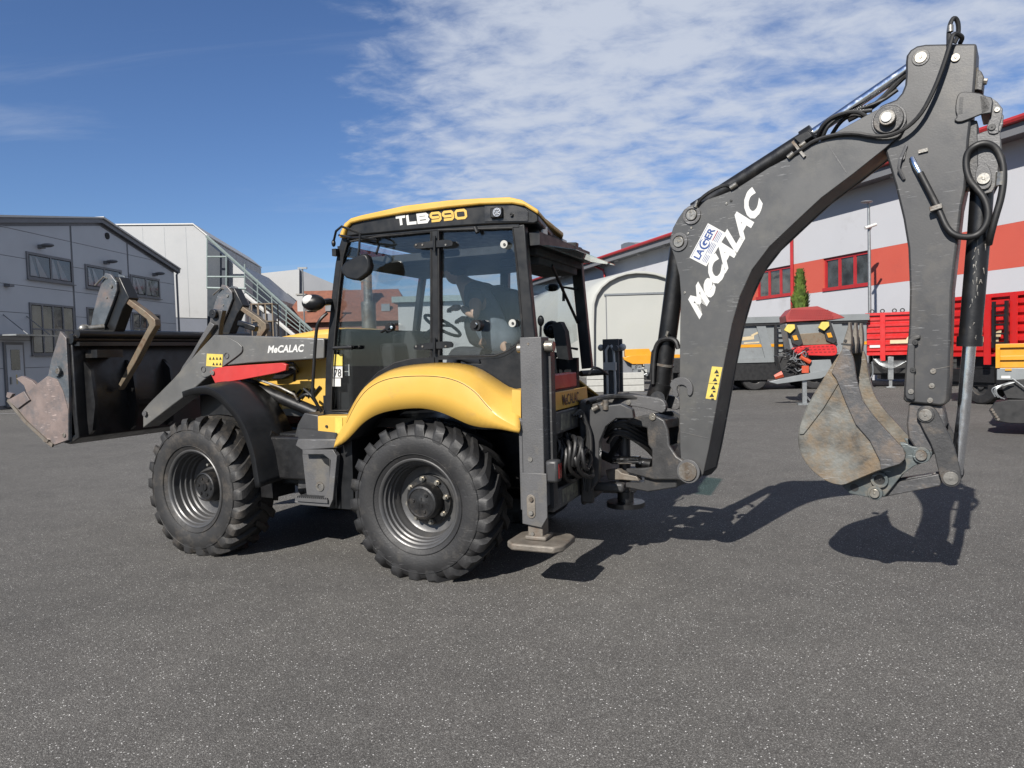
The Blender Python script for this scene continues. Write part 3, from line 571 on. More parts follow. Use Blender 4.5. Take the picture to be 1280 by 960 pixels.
# ------------------------------------------------------------------ wheels
def wheel(name, x, y, sgn, steer, seed, rear, brown=False):
    rnd = random.Random(seed)
    r_ = empty_part = None
    n = 96
    mb = MB()
    prof = [(.0, .355), (-.012, .375), (-.03, .42), (-.038, .47), (-.036, .515), (-.022, .56), (-.004, .59), (.035, .614), (.10, .624), (.20, .628)]
    prof += [(.40 - a, b) for a, b in prof[::-1][1:]]
    mb.lathe([(p[0], p[1]) for p in prof], n)
    for rr, yy in ((.400, -.026), (.545, -.031)): mb.lathe([(yy, rr-.004), (yy-.006, rr), (yy, rr+.004)], n)
    NL = 22
    for side in (0, 1):
        for k in range(NL):
            a0 = 2*pi*(k + .5*side)/NL + rnd.uniform(-.008, .008)
            secs = []
            for (yy, rt, rb, ph, hw) in ((-.033, .580, .50, .00, .052), (-.029, .606, .54, .006, .064), (-.014, .632, .58, .020, .070), (.012, .648, .59, .045, .070), (.07, .655, .60, .11, .062), (.15, .657, .60, .21, .052), (.215, .655, .60, .28, .044)):
                rt += rnd.uniform(-.002, .002)
                yv = yy if side == 0 else .40-yy; secs.append((yv, rt, rb, a0 + ph, hw))
            v = []
            for yv, rt, rb, a, hw in secs:
                for rr, aa in ((rb, a-hw*1.25), (rt, a-hw*.86), (rt, a+hw*.86), (rb, a+hw*1.25)):
                    v.append((rr*cos(aa), yv, rr*sin(aa)))
            f = [(i*4+j, i*4+(j+1) % 4, (i+1)*4+(j+1) % 4, (i+1)*4+j) for i in range(len(secs)-1) for j in range(4)] + [(3, 2, 1, 0), tuple(range(len(v)-4, len(v)))]
            mb.add(v, f)
    rot = rnd.uniform(0, 1)
    V = []
    for vx, vy, vz in mb.v:
        c, s_ = cos(rot), sin(rot); xx, z2 = vx*c - vz*s_, vx*s_ + vz*c
        z2 = max(z2, -.612 + .002)
        bulge = 1 + .0 * vz
        V.append((xx, vy * sgn, z2))
    mb.v = V
    rim = MB(); f0 = .352
    pr = [(-.004, f0+.012), (-.010, f0+.004), (-.006, f0-.006), (.004, .336), (.022, .333), (.030, .320), (.060, .316), (.068, .304), (.100, .300), (.108, .290), (.140, .286), (.150, .276), (.19, .272), (.20, .255), (.205, .21), (.18, .19), (.175, .12)]
    if not rear: pr = [(-.004, f0+.012), (-.010, f0+.004), (-.006, f0-.006), (.004, .336), (.022, .333), (.030, .322), (.085, .318), (.093, .306), (.130, .302), (.138, .291), (.175, .287), (.185, .276), (.215, .272), (.225, .255), (.235, .16), (.235, .10)]
    rim.lathe([(a*sgn, b) for a, b in pr], 72)
    hub = MB()
    if rear: hp = [(.20, .0), (.20, .20), (.165, .20), (.160, .150), (.07, .142), (.05, .130), (.045, .115), (.052, .108), (.052, .02), (.045, .0)]
    else: hp = [(.24, .0), (.24, .155), (.20, .15), (.13, .142), (.105, .132), (.10, .12), (.11, .11), (.112, .04), (.10, .035), (.10, 0)]
    hub.lathe([(a*sgn, b) for a, b in hp], 40)
    for k in range(3 if rear else 6):
        a = 2*pi*k/(3 if rear else 6) + .9; rr = .075 if rear else .08; yb = .052 if rear else .112
        hub.cyly(rr*cos(a), rr*sin(a), .014, (yb-.010)*sgn, (yb+.02)*sgn, 8)
    hub.box(-.006, .006, min(.047*sgn, .06*sgn) if rear else min(.1*sgn, .12*sgn), max(.047*sgn, .06*sgn) if rear else max(.1*sgn, .12*sgn), -.04, .04)
    WF = Frame(MF.o[0] + x*MF.ex[0] + y*MF.ey[0], MF.o[1] + x*MF.ex[1] + y*MF.ey[1], -23 + steer)
    R = put('wheel', rim, m_rim, TLB, WF); R.location.z = .612
    T = put('tyre', mb, m_rubb if brown else m_rub, R, WF, smooth=28); H = put('hub', hub, m_hub, R, WF)
    if rear:
        nut = MB(); nut.cyly(0, 0, .024, -.03, .012, 6); nut.cyly(0, 0, .014, -.05, .0, 8)
        me = mesh_of('wheel_nut', nut, m_pin)
        for k in range(8):
            a = 2*pi*k/8 + .2; o = put('wheel_nut', None, None, R, WF, mesh=me); o.location = (.178*cos(a), .165*sgn, .178*sin(a))
            if sgn < 0: o.rotation_euler = (0, 0, pi)
    else:
        v_ = MB(); v_.tube([(.10, .16*sgn, .20), (.12, .10*sgn, .215), (.125, .05*sgn, .22)], .012, 8); v_.sphere((.08, .17*sgn, .205), .02, 8, 6); put('valve', v_, m_pin, R, WF)
wheel('w', -.04, .0, 1, 0, 3, True)
wheel('w', -2.40, .0, 1, -5, 4, False, True)
wheel('w', -.04, 2.38, -1, 0, 5, True)
wheel('w', -2.40, 2.38, -1, -5, 6, False)
def part(name, mb, mat, parent=None, frame=None, **k): return put(name, mb, mat, parent or TLB, frame or (FR[parent.name] if parent else MF), **k)
def PR(uv, y0, y1, fr=None, sm=0): 
    fr = fr or MF; o = fr.pts(uv, y0)
    if sm: o = smoothline(o, sm, True)
    return MB().prism(o, y0, y1)
# ------------------------------------------------------------------ chassis and axles
c = MB(); c.box(-2.9, 1.0, .72, 1.66, .62, 1.12); c.box(-3.05, -2.6, .6, 1.78, .55, .95); c.box(-1.75, -.75, .12, .70, .72, 1.10); c.box(-1.75, -.75, 1.70, 2.25, .70, 1.15)
part('chassis', c, m_blkp, bevel=.02)
a = MB(); a.tube([(-.04, .20, .612), (-.04, 2.2, .612)], .10, 14); a.sphere((-.04, 1.19, .60), .22); part('rear_axle', a, m_hub)
a = MB(); a.tube([(-2.40, .20, .612), (-2.40, 2.2, .612)], .09, 14); a.sphere((-2.4, 1.19, .60), .20); part('front_axle', a, m_hub)
# fuel tank side / underbody seen between the wheels
t = MB(); t.box(-1.62, -1.02, .22, .60, .66, 1.12); part('battery_box', t, m_blk, bevel=.015)
t = MB(); t.box(-.98, -.72, .10, .55, .50, 1.25); t.tube([(-.86, .05, .52), (-.84, .05, 1.15)], .008, 6); part('rear_guard', t, m_blk, bevel=.02)
# ------------------------------------------------------------------ engine hood
hy0, hy1 = .68, 1.70
top = [(-1.16, 2.06), (-1.5, 2.05), (-2.1, 1.98), (-2.7, 1.84), (-2.98, 1.72), (-3.05, 1.62), (-3.05, 1.50), (-2.05, 1.45), (-1.95, 1.22), (-1.16, 1.22)]
h = MB().prism(top, hy0, hy1); hood = part('hood', h, m_yel, bevel=.05)
g = MB(); g.box(-3.03, -2.06, .70, 1.68, 1.0, 1.44); part('radiator_frame', g, m_blkp, bevel=.02)
g = MB()
for k in range(7): g.box(-3.075, -3.055, .8, 1.6, 1.08 + k*.07, 1.11 + k*.07)
part('grille_bar', g, m_blk)
g = MB(); g.prism(P((352,519),(348,512),(398,508),(404,522), y=.60), .60, .75); part('hood_sill', g, m_grey)
g = MB()
for k in range(7):
    u = 343 + k*8; p = MF.at(u, 503 - k*1.5, .66); q2 = MF.at(u + 9, 492 - k*1.5, .66); g.tube([p, q2], .012, 6)
part('vent_slat', g, m_blk)
e = MB(); e.tube([(-1.42, 1.45, 1.95), (-1.42, 1.45, 2.60), (-1.42, 1.45, 2.72)], .045, 14); e.tube([(-1.42, 1.45, 2.0), (-1.42, 1.45, 2.35)], .075, 14); part('exhaust_pipe', e, m_steel)
# ------------------------------------------------------------------ yellow rear fender
arch = smoothline(P((420,559),(432,554),(443,543),(457,527),(476,516),(501,511),(529,509),(551,513.5),(571,522),(590,531),(607,534),(622,534.5),(651,540.6)), 2)
crease = smoothline(P((421,553),(430,540),(439,519),(449,500),(461,485),(480,474),(505,469.5),(545,469),(572,474),(595,488),(606,502),(622,519),(651,536), y=-.02), 2)
upper = smoothline(P((426,543),(435,521),(445,502),(457,484),(473,471),(498,459),(545,454),(576,455),(598,460),(620,474),(636,485),(644,487),(651,488), y=.20), 2)
n = 40
A3 = [(p[0], -.026, p[1]) for p in resample(arch, n)]; C3 = [(p[0], -.03, p[1]) for p in resample(crease, n)]; U3 = [(p[0], .20, p[1]) for p in resample(upper, n)]
mid = [tuple(C3[i][k]*.5+U3[i][k]*.5 + (0, -.010, .010)[k] for k in range(3)) for i in range(n)]
cin = [tuple(C3[i][k]*.92+A3[i][k]*.08 + (0, -.004, 0)[k] for k in range(3)) for i in range(n)]
mid2 = [tuple(C3[i][k]*.5+A3[i][k]*.5 + (0, -.004, 0)[k] for k in range(3)) for i in range(n)]
fd = MB().loft([A3, mid2, cin, C3, [tuple(C3[i][k]*.85+U3[i][k]*.15+(0, -.006, .008)[k] for k in range(3)) for i in range(n)], mid, U3])
fender = part('rear_fender', fd, m_yel, solid=.018, smooth=24)
cl_ = MB(); cl_.tube([(p[0]*1.0, -.0405, p[2]-.004) for p in C3[4:35]], .0025, 5); part('crease_seam', cl_, m_blk, fender, MF)
u = MB(); inner = [(p[0], .0, p[2]+.02) for p in A3]; inner2 = [(p[0], .52, p[2]+.02) for p in A3]; u.loft([inner, inner2]); part('fender_liner', u, m_blk, fender, MF, solid=.01)
r0 = [(2.0*0 + p[0], 2.39, p[2]) for p in A3]; r1 = [(p[0], 2.40, p[2]) for p in C3]; r2 = [(p[0], 1.70, p[2]) for p in U3]
part('rear_fender', MB().loft([r0, r1, r2]), m_yel, solid=.018)
tail = MB().prism(P((651,488),(651,540.6),(640,534),(640,487), y=.02), .02, .2); tail.box(.80, .99, .03, .30, 1.46, 1.50); part('fender_tail', tail, m_yel)
sb = MB().prism(P((397,520),(418,520),(441,520),(436,534),(428,546),(397,545), y=.06), .06, .40); yb = part('side_box', sb, m_yel, bevel=.008)
sb = MB(); p = MF.at(408.5, 533, .058); sb.cyly(p[0], p[2], .012, .05, .07); part('bolt', sb, m_kprint, yb, MF)
sb = MB().prism(P((419,522),(428,522),(428,542),(419,542), y=.056), .054, .058); part('sticker', sb, m_stick, yb, MF)
# ------------------------------------------------------------------ front fender (black plastic, turns with the wheel)
FFr = Frame(MF.o[0] - 2.40*MF.ex[0], MF.o[1] - 2.40*MF.ex[1], -28)
e0 = smoothline(FFr.pts([(229,490),(240,486),(256,484),(270,488),(285,501.5),(305,526),(319,564),(323,590),(326,609)], 0.0), 2)
n = 30; E = resample(e0, n)
lip = [(x-.055*(x/hypot(x, z-.612)), -.004, z-.055*((z-.612)/hypot(x, z-.612))) for x, z in E]; lip2 = [(x, -.008, z) for x, z in E]; s1 = [(x*1.012, .05, z+.012) for x, z in E]; s2 = [(x*1.03, .24, z+.03) for x, z in E]; s25 = [(x*1.035, .26, z+.04) for x, z in E]; s3 = [(x*1.03, .46, z+.03) for x, z in E]
ff = part('front_fender', MB().loft([lip, lip2, s1, s2, s25, s3]), m_blk, frame=FFr, solid=.012, smooth=45)
s = MB(); s.tube([(E[20][0]+.03, .2, E[20][1]), (E[20][0]+.12, .45, E[20][1]-.15), (.15, .5, .75)], .03, 8); s.box(.58, .80, .18, .45, .55, .80); part('fender_stay', s, m_blkp, ff, FFr)
# ------------------------------------------------------------------ steps under the door
st = MB(); st.prism(P((369,557),(372,549),(420,549),(421,560),(378,563), y=.02), .02, .30)
step = part('step_frame', st, m_grey2, bevel=.008)
st = MB().prism(P((410,562),(416,562),(421,570),(416,624),(412,634),(376,631),(368,628),(369,622),(403,624),(411,612),(413,575),(404,568),(378,568),(378,562), y=.02), .02, .07); part('step_rail', st, m_grey2, step, MF, bevel=.004)
st = MB().prism(P((378,568),(412,568),(412,622),(384,622), y=.09), .09, .12); part('step_back', st, m_grey2, step, MF)
st = MB(); a0 = MF.at(370, 622, .0); b0 = MF.at(409, 622, .0)
st.box(a0[0], b0[0], .0, .22, a0[2]-.03, a0[2]); 
for k in range(16): st.box(a0[0]+.005+k*(b0[0]-a0[0])/16, a0[0]+.013+k*(b0[0]-a0[0])/16, .0, .22, a0[2], a0[2]+.012)
part('lower_tread', st, m_grey2, step, MF)
st = MB(); p = MF.at(400, 608, .088); st.ring(p[0], p[2], .022, .042, .082, .092, 18); part('hole_ring', st, m_steel, step, MF)
st = MB(); p = MF.at(406, 575, .086); st.prism([(p[0]-.05, p[2]+.03), (p[0]+.04, p[2]+.03), (p[0]+.04, p[2]-.05), (p[0], p[2]-.03)], .084, .089); part('hand_slot', st, m_blkp, step, MF)
st = MB().prism(P((366,552),(372,530),(380,516),(398,519),(398,548), y=.15), .15, .5); st.prism(P((372,562),(386,562),(389,610),(372,612), y=.2), .2, .4); part('step_box', st, m_grey, bevel=.01)
st = MB().prism(P((373,536),(421,541),(421,549),(373,549), y=.05), .05, .3); part('step_tread', st, m_grey)
# ------------------------------------------------------------------ cab
y0, y1 = .22, .29            # near side frame thickness
F0, F1 = 1.68, 1.61          # far side
def bar(uv, w, ya=y0, yb=y1, w1=None, sm=0):
    pl = P(*uv, y=ya)
    if sm: pl = smoothline(pl, sm)
    return MB().prism(ribbon(pl, w, w1), ya, yb)
apil = [(431,297),(424,320),(419,360),(414,412),(410,465),(409.5,518)]
bpil = [(543,283),(543,455)]
cpil = [(648,281),(652,330),(659,400),(666,468)]
rail = [(432,298),(436,293),(470,290),(543,283.5),(600,280),(650,279)]
def mirrored(mb_pts): return mb_pts
cab = MB()
def both(uv, w, w1=None, sm=0, off=0.0):
    pl = P(*uv, y=y0)
    if sm: pl = smoothline(pl, sm)
    o = ribbon(pl, w, w1); cab.prism(o, y0-off, y1); cab.prism(o, F1, F0+off)
both(apil, .062, sm=1); both(bpil, .085, off=.002); both(cpil, .10, off=.002); both(rail, .075, off=.004)
cab.prism(P((540,455),(666,455),(666,490),(651,489),(636,486),(620,475),(598,461),(576,456),(540,455), y=y0), y0-.003, y1)
cab.prism(P((404,513),(437,516),(437,521),(404,521), y=y0), y0-.003, y1)
cabf = part('side_frame', cab, m_blk, bevel=.008)
# black panel under the rear window and arch trim of the door
tr = MB(); pl = smoothline(P((437,518),(449,502),(461,484),(476,468),(498,456),(520,451),(543,450), y=y0-.006), 2); tr.prism(ribbon(pl, .045), y0-.012, y1)
pl = P((548,447),(618,446),(634,441),(648,430),(653,424), y=y0-.006); tr.prism(ribbon(smoothline(pl, 1), .035), y0-.01, y1)
tr.prism(P((600,447),(620,447),(636,442),(654,427),(660,440),(666,470),(660,489),(640,487),(622,475),(604,462), y=y0), y0-.006, y1)
part('lower_trim', tr, m_blk, cabf, MF)
# front and rear cross members, floor, far wall low panel
cr_ = MB(); cr_.box(-.93, -.86, y1, F1, 2.66, 2.74); cr_.box(.84, .93, y1, F1, 2.60, 2.70); cr_.box(.72, .80, y1, F1, 1.40, 1.52); cr_.box(-1.12, .80, y1, F1, 1.18, 1.26); cr_.box(-1.14, -1.08, y1, F1, 1.2, 1.45)
part('cross_member', cr_, m_blk, cabf, MF)
fw = MB(); fw.box(-.55, .78, F1, F0, 1.25, 1.72); part('far_panel', fw, m_blk, cabf, MF)
# glass
gd = MB().prism(P((435,300),(472,294),(538,288),(538,448),(515,450),(494,455),(473,467),(458,483),(446,501),(436,514),(413,514),(414,465),(418,412),(423,360),(428,320), y=.25), .250, .256)
door = part('door_glass', gd, m_glass, cabf, MF)
gr = MB().prism(P((549,287),(641,284),(645,330),(651,400),(653,424),(644,434),(632,441),(618,445),(549,446), y=.25), .250, .256); part('rear_side_glass', gr, m_glass, cabf, MF)
fg = MB(); fg.prism(P((435,300),(538,288),(538,448),(494,455),(458,483),(436,514),(413,514),(418,412), y=.25), F1+.03, F1+.036); part('far_door_glass', fg, m_glass, cabf, MF)
fg = MB(); fg.prism(P((549,287),(641,284),(651,400),(653,424),(618,445),(549,446), y=.25), F1+.03, F1+.036); part('far_side_glass', fg, m_glass, cabf, MF)
ws = MB(); a_ = MF.at(431, 300, .25); b_ = MF.at(410, 512, .25)
ws.add([(a_[0]-.01, y1, a_[2]), (a_[0]-.01, F1, a_[2]), (b_[0]-.01, F1, b_[2]), (b_[0]-.01, y1, b_[2]), (a_[0]-.016, y1, a_[2]), (a_[0]-.016, F1, a_[2]), (b_[0]-.016, F1, b_[2]), (b_[0]-.016, y1, b_[2])], [(0,1,2,3),(7,6,5,4),(0,4,5,1),(1,5,6,2),(2,6,7,3),(3,7,4,0)])
part('windscreen', ws, m_glass, cabf, MF)
# rubber seals
sl = MB()
for o_ in (P((434,303),(472,296),(539,290),(539,447),(515,449),(494,454),(473,466),(458,482),(446,500),(436,513),(414,513),(415,465),(419,412),(424,360),(429,320),(434,303), y=.218), P((548,288),(641,285),(646,330),(652,400),(653,423),(644,433),(632,440),(618,445),(549,446),(548,288), y=.218)):
    sl.tube([(p[0], .216, p[1]) for p in o_], .009, 6)
part('window_seal', sl, m_hose, cabf, MF)
# hinges with bolts
for v0 in (303, 430):
    hg = MB(); hg.prism(smoothline(P((518,v0+1),(540,v0-2),(561,v0-4),(566,v0),(564,v0+5),(541,v0+6),(520,v0+8),(516,v0+5), y=.19), 1, True), .195, .213); hg.tube([tuple(MF.at(543, v0-8, .19)), tuple(MF.at(543, v0+12, .19))], .012, 8)
    ho = part('hinge', hg, m_blk, cabf, MF)
    for uu in (520, 528, 557):
        b2 = MB(); p = MF.at(uu, v0+3, .19); b2.cyly(p[0], p[2], .008, .188, .197, 8); part('bolt', b2, m_pin, ho, MF) if False else part('hinge_bolt', b2, m_steel, cabf, MF)
def disc(u, v, r, y, th=.03, mat=m_pin, name='glass_fitting', parent=None, fr=None, n=18):
    fr = fr or MF; p = fr.at(u, v, y); b2 = MB(); b2.cyly(p[0], p[2], r, y-th, y, n); b2.cyly(p[0], p[2], r*.45, y-th*1.3, y-th*.9, n); return part(name, b2, mat, parent or TLB, fr)
disc(630.5, 305.5, .030, .215, mat=m_tarm, parent=cabf, th=.012); disc(641, 404, .030, .215, mat=m_tarm, parent=cabf, th=.012)
for (u_, v_) in ((630.5, 305.5), (641, 404)):
    p = MF.at(u_, v_, .20); b2 = MB(); b2.cyly(p[0], p[2], .010, .195, .200, 10); part('fitting_hole', b2, m_kprint, cabf, MF)
disc(490, 409, .035, .215, .05, m_blk, 'door_knob', cabf); disc(599, 407, .045, .215, .07, m_blk, 'window_knob', cabf)
disc(490, 409, .012, .16, .012, m_chr, 'knob_pin', cabf); disc(595.5, 405.5, .012, .14, .012, m_chr, 'knob_pin', cabf)
b2 = MB(); b2.tube([MF.at(476, 415, .21), MF.at(484, 411, .205), MF.at(490, 409, .20)], .012, 8); part('knob_lever', b2, m_blk, cabf, MF)
b2 = MB(); b2.tube([MF.at(417, 435, .21), MF.at(417.5, 435, .17), MF.at(440, 434, .17), MF.at(440, 434, .21)], .016, 8); part('door_handle', b2, m_blk, cabf, MF)
for (a4, col, nm) in (((416,443,428,457), m_stick, 'yellow_sticker'), ((416,458,428,472), m_white, 'number_sticker'), ((416,473,426,483), m_white, 'white_sticker')):
    b2 = MB().prism(P((a4[0],a4[1]),(a4[2],a4[1]),(a4[2],a4[3]),(a4[0],a4[3]), y=.244), .2435, .2455); so = part(nm, b2, col, cabf, MF)
t_ = MB(); lettering(t_, '78', MF.pts([(417.5,471)], .242)[0], MF.pts([(426.5,471)], .242)[0], MF.pts([(417.5,461)], .242)[0], .242, .01); part('number_print', t_, m_kprint, cabf, MF)
b2 = MB(); b2.tube([MF.at(594, 284, .21), MF.at(597, 291, .20)], .016, 8); part('wiper_motor', b2, m_blk, cabf, MF)
# roof: black band, yellow cap, work lamps
band = smoothline(P((426,298),(428,285),(436,277),(460,272),(504,266),(560,259),(606,255),(640,254),(655,256),(668,263),(673,268),(673,280),(650,279),(600,281),(543,285),(470,292),(436,295), y=.20), 1, True)
tap = lambda o_: [(x-.30*max(0, x+.2)/1.1, z) for x, z in o_]
rf = MB().prism(band, .20, 1.70, tap(band)); roof = part('roof_band', rf, m_blk, cabf, MF, bevel=.012)
cap = P((423,297),(425,290),(430,279),(438,272.5),(450,269),(504,257),(560,250),(600,247.5),(636,246),(652,249.5),(673,262),(673,268),(655,257),(640,254.5),(600,255.5),(560,259.5),(504,266.5),(450,276),(438,279),(432,285),(429,297), y=.17)
yc = MB().prism(cap, .17, 1.73, tap(cap)); part('roof_cap', yc, m_yel, cabf, MF, bevel=.02)
lr = MB().prism(P((606,256.5),(641,256),(655,260),(660,265),(660,276),(606,277), y=.196), .193, .2); part('lamp_recess', lr, m_blkp, cabf, MF)
lp = MB(); p = MF.at(619.5, 265.5, .16)
lp.box(p[0]-.05, p[0]+.05, .165, .195, p[2]-.04, p[2]+.04); part('lamp_housing', lp, m_blk, cabf, MF, bevel=.01)
lp = MB(); lp.cyly(p[0]+.012, p[2], .034, .155, .17, 16); 
for k in range(6): lp.sphere((p[0]+.012+.018*cos(k*pi/3), .154, p[2]+.018*sin(k*pi/3)), .008, 8, 6)
part('work_lamp', lp, m_lamp, cabf, MF)
lp = MB(); p = MF.at(639, 268, .18); lp.ring(p[0], p[2], .006, .014, .175, .195, 12); part('lift_eye', lp, m_blk, cabf, MF)
# rear roof shelf with lamps and its yellow cap corner
rs = MB(); rs.hprism([(.60,.45),(.86,.45),(.74,1.45),(.60,1.45)], 2.69, 2.80); rr_ = part('rear_roof_shelf', rs, m_int, cabf, MF, bevel=.02)
rs = MB(); rs.hprism([(.55, .40), (.88, .40), (.88, .6), (.78, 1.30), (.70, 1.50), (.55, 1.60)], 2.812, 2.85); part('rear_roof_cap', rs, m_yel, cabf, MF, bevel=.01)
for yy in (.50, 1.26):
    rs = MB(); rs.box(.86-.12*(yy-.45), .885-.12*(yy-.45), yy, yy+.12, 2.70, 2.79); part('rear_work_lamp', rs, m_lamp, cabf, MF, bevel=.01)
# open rear window swung up under the roof, strut, latches
og = MB(); og.add([(.80, .40, 2.64), (.80, 1.56, 2.64), (1.18, 1.56, 2.56), (1.18, .40, 2.56), (.80, .40, 2.634), (.80, 1.56, 2.634), (1.18, 1.56, 2.554), (1.18, .40, 2.554)], [(0,1,2,3),(7,6,5,4),(0,4,5,1),(1,5,6,2),(2,6,7,3),(3,7,4,0)])
part('rear_window', og, m_glassr, cabf, MF)
og = MB(); og.box(.80, .86, .40, 1.56, 2.54, 2.62); og.box(.5, .84, .5, 1.5, 2.48, 2.55); part('rear_header', og, m_int, cabf, MF, bevel=.01)
og = MB(); og.tube([(.84, .80, 2.50), (.80, 1.60, 2.05)], .014, 8); og.tube([(.80, 1.58, 2.36), (.70, 1.50, 2.38), (.70, 1.50, 2.25)], .014, 6); og.tube([(.80, 1.58, 1.80), (.72, 1.50, 1.82), (.72, 1.50, 1.68)], .014, 6); part('gas_strut', og, m_blk, cabf, MF)
# mirror on the front corner and side lamp
mr = MB(); mr.tube([MF.at(417, 302, .0), MF.at(420, 289, -.05), MF.at(427, 283, -.05), MF.at(440, 288, -.02), MF.at(450, 292, 0), MF.at(449, 310, 0), MF.at(446, 330, 0)], .010, 8)
mr.tube([MF.at(424, 294, .2), MF.at(440, 297, .05), MF.at(449, 297, 0), MF.at(470, 300, .1), MF.at(474, 306, .2), MF.at(470, 318, .2)], .010, 8); mr.sphere(MF.at(417, 304, .0), .022, 8, 6, (.8, .8, 1.4)); mr.box(-.90, -.86, .17, .22, 2.64, 2.70)
mirr = part('mirror_arm', mr, m_blk, cabf, MF)
mr = MB().prism(smoothline(P((424,331),(452,316),(460,319),(463,338),(450,349),(444,351),(428,346), y=-.02), 1, True), -.02, .05); part('mirror', mr, m_blk, cabf, MF, bevel=.015)
ml = MB(); p = MF.at(392, 378.5, .10); ml.sphere(p, .105, 20, 14, (1.0, .8, .68)); lo_ = part('side_lamp', ml, m_blk, cabf, MF)
ml = MB(); p2 = MF.at(384, 377, .02); ml.sphere((p2[0]-.01, .06, p2[2]+.01), .062, 14, 10, (1.0, .8, .8)); part('side_lamp_lens', ml, m_white, cabf, MF)
ml = MB(); ml.tube([MF.at(404, 378, .12), MF.at(413, 377, .22)], .03, 8); part('side_lamp_mount', ml, m_blk, cabf, MF)
gb = MB(); gb.tube(smoothline([MF.at(409, 391, .16), MF.at(400, 399, .12), MF.at(396, 408, .12), MF.at(394, 430, .12), MF.at(391, 480, .12), MF.at(390.5, 496, .12), MF.at(402, 515, .18)], 2), .014, 8); part('grab_rail', gb, m_blk, cabf, MF)
# interior
si = MB()
si.prism([(.30, 1.42), (.10, 1.42), (.02, 1.55), (.30, 1.60)], .92, 1.42); si.box(-.02, .52, .88, 1.48, 1.55, 1.70)
seat = part('seat', si, m_seat, cabf, MF, bevel=.04)
sk = MB().prism(smoothline(P((609,355),(618,357),(627,363),(628.5,376),(627,438),(579,436),(570,412),(570,397),(587,376), y=.85), 1, True), 0.98, 1.42); part('seat_back', sk, m_seat, cabf, MF, bevel=.04)
cn = MB(); cn.prism([(-.90, 1.26), (-.62, 1.26), (-.60, 1.90), (-.66, 2.02), (-.88, 1.98)], 1.0, 1.45); cn.tube([(-.62, 1.2, 1.95), (-.45, 1.2, 2.05)], .04, 10); part('console', cn, m_int, cabf, MF, bevel=.02)
cn = MB(); cn.box(-1.06, -.86, .32, 1.58, 1.27, 2.03); cn.box(-.86, -.70, .75, 1.25, 1.27, 1.9); part('dashboard', cn, m_seat, cabf, MF, bevel=.03)
cn = MB(); cn.box(-1.0, -.96, .33, .335, 1.45, 1.6); cn.box(-.92, -.87, .314, .319, 1.62, 1.72); part('dash_sticker', cn, m_white, cabf, MF)
sw = MB(); c0 = Vector((-.42, 1.2, 2.06)); ax = Vector((.55, 0, .83)); b1 = Vector((0, 1, 0)); b2_ = ax.cross(b1)
sw.tube([tuple(c0 + b1*.19*cos(t*pi/12) + b2_*.19*sin(t*pi/12)) for t in range(25)], .016, 8); sw.tube([tuple(c0-b1*.18), tuple(c0+b1*.18)], .014, 6); part('steering_wheel', sw, m_int, cabf, MF)
lv = MB()
for yy, xx in ((.95, .62), (1.05, .66), (1.45, .64), (1.55, .60)):
    lv.tube([(xx, yy, 1.25), (xx-.02, yy, 1.72)], .010, 6); lv.sphere((xx-.02, yy, 1.75), .03, 8, 6)
for k in range(6): lv.tube([(-.15 + k*.12, .55, 1.30), (-.15 + k*.12, .55, 1.62)], .010, 6)
lv.box(.48, .72, .85, 1.65, 1.25, 1.42); part('control_lever', lv, m_blk, cabf, MF)
ar = MB(); ar.prism(MF.pts([(690,404),(700,402),(706,414),(711,450),(697,448)], 1.3), 1.3, 1.42); ar.sphere(MF.at(689, 412, 1.4), .045, 10, 8); ar.sphere(MF.at(676, 401, .7), .03, 8, 8, (1, 1, 1.5)); ar.tube([MF.at(676, 403, .7), MF.at(675.5, 424, .7)], .01, 6); ar.sphere(MF.at(690, 412, 1.5), .085, 12, 8); part('rear_control', ar, m_blk, cabf, MF)
hl = MB(); hl.box(-.85, .80, y1, F1, 2.56, 2.62); part('headliner', hl, m_int, cabf, MF)
hr = MB(); hr.sphere((.45, 1.9, 2.42), .08, 10, 8, (1, .4, .5)); part('interior_mirror', hr, m_blk, cabf, MF)
# ------------------------------------------------------------------ the person in the cab
m_skin = M('skin', (.62, .40, .29), .55, 0, .05, 20); m_shirt = M('grey blue shirt', (.16, .19, .23), .85, 0, .25, 9); m_trs = M('dark trousers', (.03, .035, .05), .9, 0, .2, 9); m_hair = M('dark hair', (.03, .024, .02), .8, 0, .3, 30)
PER = empty('person', MF); tag(PER, 'person in a grey blue shirt sitting in the cab, dim behind the rear side glass', 'person')
def skinned(name, chain, edges, mat, root=0, lv=2):
    me = bpy.data.meshes.new(name); me.from_pydata([c_[0] for c_ in chain], edges, []); me.materials.append(mat)
    o = bpy.data.objects.new(name, me); COL.objects.link(o); o.parent = PER; FR[o.name] = MF
    k = o.modifiers.new('skin', 'SKIN'); k.use_smooth_shade = True

    for q_, (p_, r_) in zip(me.skin_vertices[0].data, chain): q_.radius = (r_, r_)
    me.skin_vertices[0].data[root].use_root = True
    s_ = o.modifiers.new('smooth', 'SUBSURF'); s_.levels = s_.render_levels = lv; return o
def MA(u, v, y): return MF.at(u, v, y)
